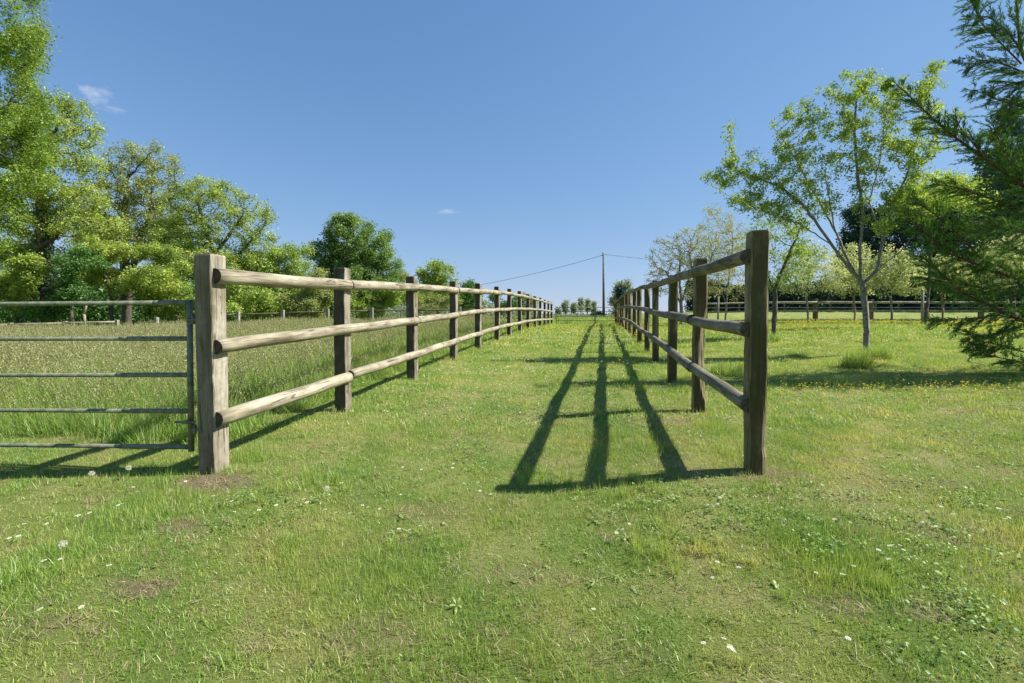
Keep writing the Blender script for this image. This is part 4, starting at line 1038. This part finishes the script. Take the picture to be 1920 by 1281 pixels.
# --- meadow
def panicle(k=3, h=(.5, .68), wd=.0022):
    def fn(r):
        V, Fq, T, off = [], [], [], 0
        for i in range(k):
            a = r.random()*6.28; q = .06*r.random(); p = np.array((q*math.cos(a), q*math.sin(a), 0.)); az = r.random()*6.28; d = np.array((math.cos(az), math.sin(az), 0)); s = np.array((-d[1], d[0], 0)); H = r.uniform(*h); le = .12+.2*r.random()
            for j in range(3):
                p2 = p+(d*math.sin(le*(j+.3))+np.array((0, 0, 1)))*H/3
                V += [p-s*wd*.5, p+s*wd*.5, p2+s*wd*.4, p2-s*wd*.4]; Fq.append([off, off+1, off+2, off+3]); T.append(.2+.3*r.random()); off += 4; p = p2
            for j in range(9):
                c = p-(np.array((0, 0, 1))+d*.25)*(.010*j)+r.normal(0, .006, 3); dd = r.normal(size=3)*.5+[0, 0, 1]; dd /= np.linalg.norm(dd); ss = np.cross(dd, r.normal(size=3)); ss /= np.linalg.norm(ss)
                l_ = .022; V += [c, c+dd*l_*.5+ss*.004, c+dd*l_, c+dd*l_*.5-ss*.004]; Fq.append([off, off+1, off+2, off+3]); T.append(.4+.6*r.random()); off += 4
        return np.array(V), np.array(Fq), np.array(T), 'seed'
    return fn
def windrot(x, y, n):
    tx = r.normal(0, .07, n)+.5*(fbm(x, y, .7, 131, 3)-.5)*2; ty = r.normal(0, .07, n)-.2+.6*(fbm(x, y, .6, 141, 3)-.5)*2; c_ = r.random(n)*6.28
    return np.stack([tx*np.cos(c_)+ty*np.sin(c_), -tx*np.sin(c_)+ty*np.cos(c_), c_], 1)
def meadow_scatter(name, x, y, rad, h0, h1, wd, nb, pk, hscale, label, nv=6, pw=.0022):
    vs = [blades_mesh(name+'_clump', nb, rad, h0, h1, wd, np.random.default_rng(300+i+int(rad*100)), .32, 3, 'meadow', panicle(pk, (h1*.95, h1*1.35), pw), .6) for i in range(nv)]
    m = meadow(x, y); keep = r.random(len(x)) < m*(.4+fbm(x, y, 3, 55, 3)); x, y = x[keep], y[keep]; n = len(x)
    edge = .55+.45*sm(meadow(x-.0, y-.35)+meadow(x+.4, y), .4, 2.)
    hh = (.65+.5*fbm(x, y, .8, 61, 3)+.15*r.random(n))*edge*hscale
    s = r.uniform(.8, 1.2, n)
    return scatter(name, np.stack([x, y, gh(x, y)-.01], 1), np.stack([s, s, hh], 1), vs, label, 'grass', r, .09, rot=windrot(x, y, n))
x, y = frustum_pts(15000, 3.4, 8.5, r); k = x < XL(y)
meadow_scatter('meadow_grass', x[k], y[k], .09, .22, .48, .0046, 30, 2, .92, 'tall uncut meadow grass with tan seed heads behind the steel gate', 8)
x, y = frustum_pts(16000, 8.5, 18, r); k = x < XL(y)
meadow_scatter('meadow_grass', x[k], y[k], .2, .26, .5, .009, 40, 4, .95, 'tall meadow grass in the middle of the paddock', 6, .004)
x, y = frustum_pts(15000, 18, 60, r); k = (x < XL(np.minimum(y, 31)))|(y > 31)
k &= ~((x > 10) & (y > 30) & (x > XR(31)+2))
meadow_scatter('meadow_grass', x[k], y[k], .5, .28, .5, .022, 50, 4, 1.0, 'tall grass at the far side of the paddock and beyond the far gate', 5, .009)

# --- broad leaved weeds in the lawn
def rosette(name, nl, ln, wd, r, mat='weed', lift=.5):
    V, Fq, T, off = [], [], [], 0
    for i in range(nl):
        a = i*2.4+r.normal(0, .3); d = np.array((math.cos(a), math.sin(a), 0)); s = np.array((-d[1], d[0], 0)); l_ = ln*r.uniform(.6, 1.2); w_ = wd*r.uniform(.7, 1.2); el = lift*r.uniform(.3, 1.5); p = np.zeros(3)
        prev = None
        for k, (f, wf) in enumerate(((0, .15), (.3, .7), (.6, 1), (.85, .7), (1, .08))):
            an = el*(1-f*1.3); q = p+(d*math.cos(an)+np.array((0, 0, 1))*math.sin(an))*l_*(f-(0 if k == 0 else pf)); pf = f; p = q
            cur = [p-s*w_*wf*.5+[0, 0, .12*w_*wf], p+s*w_*wf*.5+[0, 0, .12*w_*wf]]
            if prev: V += prev+cur[::-1]; Fq.append([off, off+1, off+2, off+3]); off += 4; T.append(np.clip(r.normal(.5, .2), 0, 1))
            prev = cur
    me = mesh(name, np.array(V), np.array(Fq), [L[mat]], False, fattr={'tone': T}); return bpy.data.objects.new(name, me)
vs = [rosette('rosette', 7, .075, .022, r), rosette('rosette', 9, .06, .018, r), rosette('rosette', 5, .10, .020, r, lift=1.1), rosette('rosette', 6, .05, .03, r), rosette('rosette', 8, .085, .014, r, lift=.8)]
x, y = frustum_pts(2300, .9, 6.5, r, .5); pat = fbm(x, y, 1.1, 71, 3); k = (r.random(len(x)) < sm(pat, .5, .68)*.9+.05) & (meadow(x, y) < .5); x, y = x[k], y[k]
s = r.uniform(.25, .55, len(x))*np.where(y < 2.2, .8, 1)
scatter('broadleaf_weeds', np.stack([x, y, gh(x, y)+.004], 1), np.stack([s, s, s], 1), vs, 'pale broad leaved weeds scattered through the mown grass', 'weeds', r, .2)
# small clover-like leaves in patches
def clover(name, r, n=20, rad=.08):
    P = np.stack([r.normal(0, rad*.5, n), r.normal(0, rad*.5, n), r.uniform(.015, .04, n)], 1); V, f = leaf_quads(P, .011, r, 1.2, .9, .05)
    me = mesh(name, V, f, [L['clover']], fattr={'tone': r.uniform(.1, 1, n)}); return bpy.data.objects.new(name, me)
vs = [clover('clover', r) for _ in range(4)]
x, y = frustum_pts(9000, .9, 5, r, .5); pat = fbm(x, y, .9, 81, 3)+.22*np.exp(-((x-1.5)/.9)**2-((y-1.75)/.6)**2); k = (r.random(len(x)) < .42*sm(pat, .55, .78)) & (meadow(x, y) < .4) & (bare(x, y) < .5); x, y = x[k], y[k]
s = r.uniform(.7, 1.3, len(x)); scatter('clover_patches', np.stack([x, y, gh(x, y)], 1), np.stack([s, s, s], 1), vs, 'patches of small leaved clover low in the mown grass', 'clover', r, .1)
# dry thatch lying about
vs = [blades_mesh('thatch', 22, .07, .03, .08, .0026, np.random.default_rng(500+i), 1.3, 3, 'dry', None, 1.0) for i in range(4)]
x, y = frustum_pts(16000, .9, 6, r, .5); k = r.random(len(x)) < (.16+.85*bare(x, y)+.3*sm(fbm(x, y, 1.7, 91, 3), .5, .7))*(meadow(x, y) < .5); x, y = x[k], y[k]
s = r.uniform(.6, 1.2, len(x)); scatter('dry_thatch', np.stack([x, y, gh(x, y)+.004], 1), np.stack([s, s, s*.55], 1), vs, 'dry straw coloured thatch on the bare and worn patches of the lawn', 'thatch', r, .15)
# tall tufts: coarse grass clumps in the lawn
vs = [blades_mesh('tuft', 30, .04, .07, .16, .0042, np.random.default_rng(600+i), .6, 4, 'lawn') for i in range(4)]
x, y = frustum_pts(1500, .9, 8, r, .5); k = (r.random(len(x)) < sm(fbm(x, y, .7, 101, 2), .5, .7)*.8+.05) & (meadow(x, y) < .4)
k &= bare(x, y) < .4; x, y = x[k], y[k]
ex_ = []
for (px, py, n_, sr) in ((1250, 1040, 30, .14), (560, 905, 26, .2), (75, 1085, 14, .1), (1180, 915, 26, .2), (640, 905, 20, .15), (1010, 905, 20, .12)):
    g_ = at_ground(px, py); ex_.append(np.stack([g_[0]+r.normal(0, sr, n_), g_[1]+r.normal(0, sr*.6, n_)], 1))
ex_ = np.concatenate(ex_); x = np.concatenate([x, ex_[:, 0]]); y = np.concatenate([y, ex_[:, 1]])
s = r.uniform(.4, .75, len(x)); scatter('coarse_grass', np.stack([x, y, gh(x, y)], 1), np.stack([s, s, s], 1), vs, 'coarser longer tufts standing out of the mown grass', 'grass', r, .1)

# tuft round the foot of the nearest orchard tree, and other tree feet
def tuft(px, py, nb, R_, h, label, seed, off=0):
    g_ = at_ground(px, py); o = blades_mesh('grass_tuft', nb, R_, h*.5, h, .006, np.random.default_rng(seed), .5, 4, 'meadow'); COL.objects.link(o); o.location = g_; tag(o, label, 'grass tuft', 'tall tufts round the orchard trunks')
tuft(1606, 690, 900, .20, .42, 'large dark tuft of tall grass left of the nearest orchard trunk', 701)
tuft(1648, 672, 500, .2, .34, 'smaller tall tuft right of the nearest orchard trunk', 702)
tuft(1450, 640, 400, .22, .32, 'tall tuft at the foot of the dark leaning fruit tree', 703)
tuft(1722, 616, 400, .3, .30, 'tall tuft at the foot of the round stake', 704)
tuft(1372, 700, 700, .32, .26, 'wide tuft of longer grass right of the second mossy post', 705)
tuft(1560, 722, 300, .3, .2, 'low tuft in the orchard grass in front of the nearest orchard tree', 706)

# --- flowers
def daisy_mesh(name, r, rad=.010, stem=.05):
    V, Fq, T, mi, off = [], [], [], [], 0
    n = 10
    tilt = np.array((r.normal(0, .25), r.normal(0, .25), 1.)); tilt /= np.linalg.norm(tilt); u = np.cross(tilt, (1, 0, .1)); u /= np.linalg.norm(u); v = np.cross(tilt, u); c = np.array((0, 0, stem))
    for i in range(n):
        a0 = 6.283*i/n; a1 = 6.283*(i+.5)/n; a2 = 6.283*(i+1)/n; f = lambda a, q: c+(u*math.cos(a)+v*math.sin(a))*q
        V += [f(a1, rad*.25), f(a0+.05, rad*.8)+tilt*.001, f(a1, rad), f(a2-.05, rad*.8)+tilt*.001]; Fq.append([off, off+1, off+2, off+3]); off += 4; mi.append(0); T.append(r.random())
    for i in range(3):
        a0 = 2.09*i; f = lambda a, q: c+tilt*.0015+(u*math.cos(a)+v*math.sin(a))*q
        V += [c+tilt*.002, f(a0, rad*.34), f(a0+1.05, rad*.36), f(a0+2.09, rad*.34)]; Fq.append([off, off+1, off+2, off+3]); off += 4; mi.append(1); T.append(r.random())
    V += [(-.0007, 0, -.01), (.0007, 0, -.01), (c[0]+.0007, 0, stem), (c[0]-.0007, 0, stem)]; Fq.append([off, off+1, off+2, off+3]); mi.append(2); T.append(.5)
    return mesh(name, np.array(V, float), np.array(Fq), [L['white'], L['yellow'], L['lawn']], False, fattr={'tone': T}, mi=mi)
dm = [daisy_mesh('daisy', r, .009, s_) for s_ in (.045, .055, .065, .05)]
DG = 'daisies in the mown grass in front of the fences'
spots = [(440, 968), (486, 961), (518, 950), (435, 940), (400, 930), (322, 920), (348, 908), (340, 905), (258, 925), (250, 913), (168, 963), (148, 970), (222, 950), (230, 945), (46, 988), (88, 984), (40, 998), (18, 1012), (144, 968), (472, 930),
         (562, 916), (570, 938), (576, 943), (610, 960), (630, 962), (656, 967), (672, 934), (680, 950), (690, 955), (712, 955), (725, 946), (748, 998), (768, 996), (788, 992), (445, 1053), (76, 1150), (153, 1146), (113, 1053), (83, 1060),
         (1236, 942), (1326, 950), (1350, 941), (1346, 948), (1156, 1004), (1167, 1003), (1180, 992), (1345, 1063), (1385, 1074), (1336, 1094), (1319, 1216), (1357, 1219), (1368, 1226), (1370, 1237), (1374, 1233), (1526, 1065), (1530, 1080), (1580, 1083), (1600, 1069),
         (1668, 1032), (1672, 1035), (1688, 1031), (1694, 1038), (1647, 1038), (1665, 1053), (1565, 976), (1597, 955), (1512, 944), (1482, 943), (1787, 968), (1730, 984), (1755, 990), (1872, 955), (1884, 983), (1590, 1210), (1113, 1150), (640, 905), (730, 900), (745, 897), (755, 880), (790, 880), (850, 873), (905, 875), (896, 905), (870, 912), (920, 930), (900, 920), (35, 1010), (205, 1065), (1890, 880)]
rd_ = np.random.default_rng(44)
DZ = []
for (px, py) in spots:
    g_ = at_ground(px, py+14); o = obj('daisy', random.choice(dm)); o.location = g_; o.rotation_euler = (0, 0, rd_.random()*6.28); s_ = rd_.uniform(.9, 1.25); o.scale = (s_, s_, 1)
    DZ.append((o, px, py))
LM = [((398, 885), 'the foot of the first pale post'), ((1420, 888), 'the foot of the nearest mossy post'), ((0, 1040), 'the left edge of the lawn'), ((1920, 1000), 'the right edge of the lawn'), ((620, 950), 'the dandelion clock right of the first post'),
      ((1250, 1060), 'the coarse tuft in the middle of the lawn'), ((1360, 1281), 'the bottom edge of the lawn'), ((870, 890), 'the tip of the fence shadows')]
ORD = 'nearest,second nearest,third nearest,fourth nearest,fifth nearest,sixth nearest,seventh nearest,eighth nearest,ninth nearest,tenth nearest,eleventh nearest,twelfth nearest,thirteenth nearest,fourteenth nearest,fifteenth nearest,sixteenth nearest,seventeenth nearest,eighteenth nearest,nineteenth nearest,twentieth nearest'.split(',')
bins = {}
for o, px, py in DZ:
    d_ = [math.hypot(px-l[0][0], py-l[0][1]) for l in LM]; j = int(np.argmin(d_)); bins.setdefault(j, []).append((d_[j], o))
for j, lst_ in bins.items():
    for k_, (_, o) in enumerate(sorted(lst_, key=lambda q: q[0])):
        tag(o, 'white daisy, %s to %s' % (ORD[k_] if k_ < 20 else 'one far', LM[j][1]) if k_ < 20 else 'white daisy, one of those farthest from %s' % LM[j][1], 'daisy', DG)
dv = [bpy.data.objects.new('daisy_kind', m_) for m_ in dm]
x, y = frustum_pts(9000, 2.2, 14, r, .5); pat = fbm(x, y, .9, 111, 3)
inl = (x > XL(y)+.1) & (x < XR(y)+.6)
k = (r.random(len(x)) < np.where(inl, .02+.5*sm(pat, .5, .68)*sm(y, 3, 6), .01+.25*sm(pat, .58, .7))) & (meadow(x, y) < .3); x, y = x[k], y[k]
ex_ = []
for (px, py, n_, sr) in ((940, 700, 260, .6), (1100, 628, 260, .9), (1510, 660, 60, .35), (1480, 713, 60, .3), (820, 735, 150, .5), (770, 770, 40, .3), (1010, 680, 150, .6)):
    g_ = at_ground(px, py); ex_.append(np.stack([g_[0]+r.normal(0, sr*1.6, n_), g_[1]+r.normal(0, sr*.6, n_)], 1))
ex_ = np.concatenate(ex_); x = np.concatenate([x, ex_[:, 0]]); y = np.concatenate([y, ex_[:, 1]])
s = r.uniform(.8, 1.2, len(x))*np.clip(y/6, .9, 1.8); scatter('daisies', np.stack([x, y, gh(x, y)+.01], 1), np.stack([s, s, s*.8], 1), dv, 'drifts of white daisies farther down the lane and in the orchard', 'daisies', r, .15)
def butter(name, r):
    rad = .011; V, Fq, T, mi, off = [], [], [], [], 0; c = np.array((0, 0, .10))
    for i in range(5):
        a = 1.2566*i; f = lambda a_, q, z: c+np.array((math.cos(a_)*q, math.sin(a_)*q, z))
        V += [c, f(a-.6, rad*.8, .005), f(a, rad, .007), f(a+.6, rad*.8, .005)]; Fq.append([off, off+1, off+2, off+3]); off += 4; mi.append(0); T.append(r.random())
    V += [(-.001, 0, -.01), (.001, 0, -.01), (.001, 0, .10), (-.001, 0, .10)]; Fq.append([off, off+1, off+2, off+3]); mi.append(1); T.append(.4)
    return bpy.data.objects.new(name, mesh(name, np.array(V, float), np.array(Fq), [L['yellow'], L['lawn']], False, fattr={'tone': T}, mi=mi))
vs = [butter('buttercup', r) for _ in range(3)]
x, y = frustum_pts(26000, 4.2, 26, r, .5); pat = fbm(x, y, .45, 121, 3)
orch = x > XR(y); lane = (x > XL(y)+.2) & (x <= XR(y))
k = r.random(len(x)) < np.where(orch, .04+.9*sm(pat, .48, .66)*sm(y, 4, 6), np.where(lane, .5*sm(y, 6, 9)*sm(pat, .45, .62), .05*(y < 12)))
x, y = x[k], y[k]
g_ = at_ground(1700, 735); x = np.concatenate([x, g_[0]+r.normal(0, 1.1, 420)]); y = np.concatenate([y, g_[1]+r.normal(0, .28, 420)])
k = meadow(x, y) < .3; x, y = x[k], y[k]
s = r.uniform(.8, 1.2, len(x))*np.clip(y/7, .9, 1.9); scatter('buttercups', np.stack([x, y, gh(x, y)], 1), np.stack([s, s, s*.9], 1), vs, 'yellow buttercups spread through the orchard grass and the far lane', 'buttercups', r, .15)
# dandelion clocks
for (px, py, lab) in ((242, 882, 'round white dandelion clock just left of the foot of the first pale post'), (172, 893, 'white dandelion clock left of another one below the steel gate'), (612, 924, 'round white dandelion clock in the lawn right of the first pale post'), (118, 1034, 'faint dandelion clock in the lawn at lower left')):
    g_ = at_ground(px, py+18); rr = np.random.default_rng(px); n = 140; d = rr.normal(size=(n, 3)); d /= np.linalg.norm(d, axis=1)[:, None]
    V, f = leaf_quads(d*.009, .008, rr, 0, .5, .1, dirs=d*2); sv, sf = tube((0, 0, -.09), (0, 0, 0), .0013, 5)
    V = np.concatenate([V, sv]); f2 = sf+4*n
    me = mesh('dandelion_clock', V, np.concatenate([f, f2]), [L['clock'], L['lawn']], False, fattr={'tone': [.5]*(n+5)}, mi=[0]*n+[1]*5)
    o = obj('dandelion_clock', me, None, (g_[0], g_[1], g_[2]+.08)); tag(o, lab, 'dandelion')
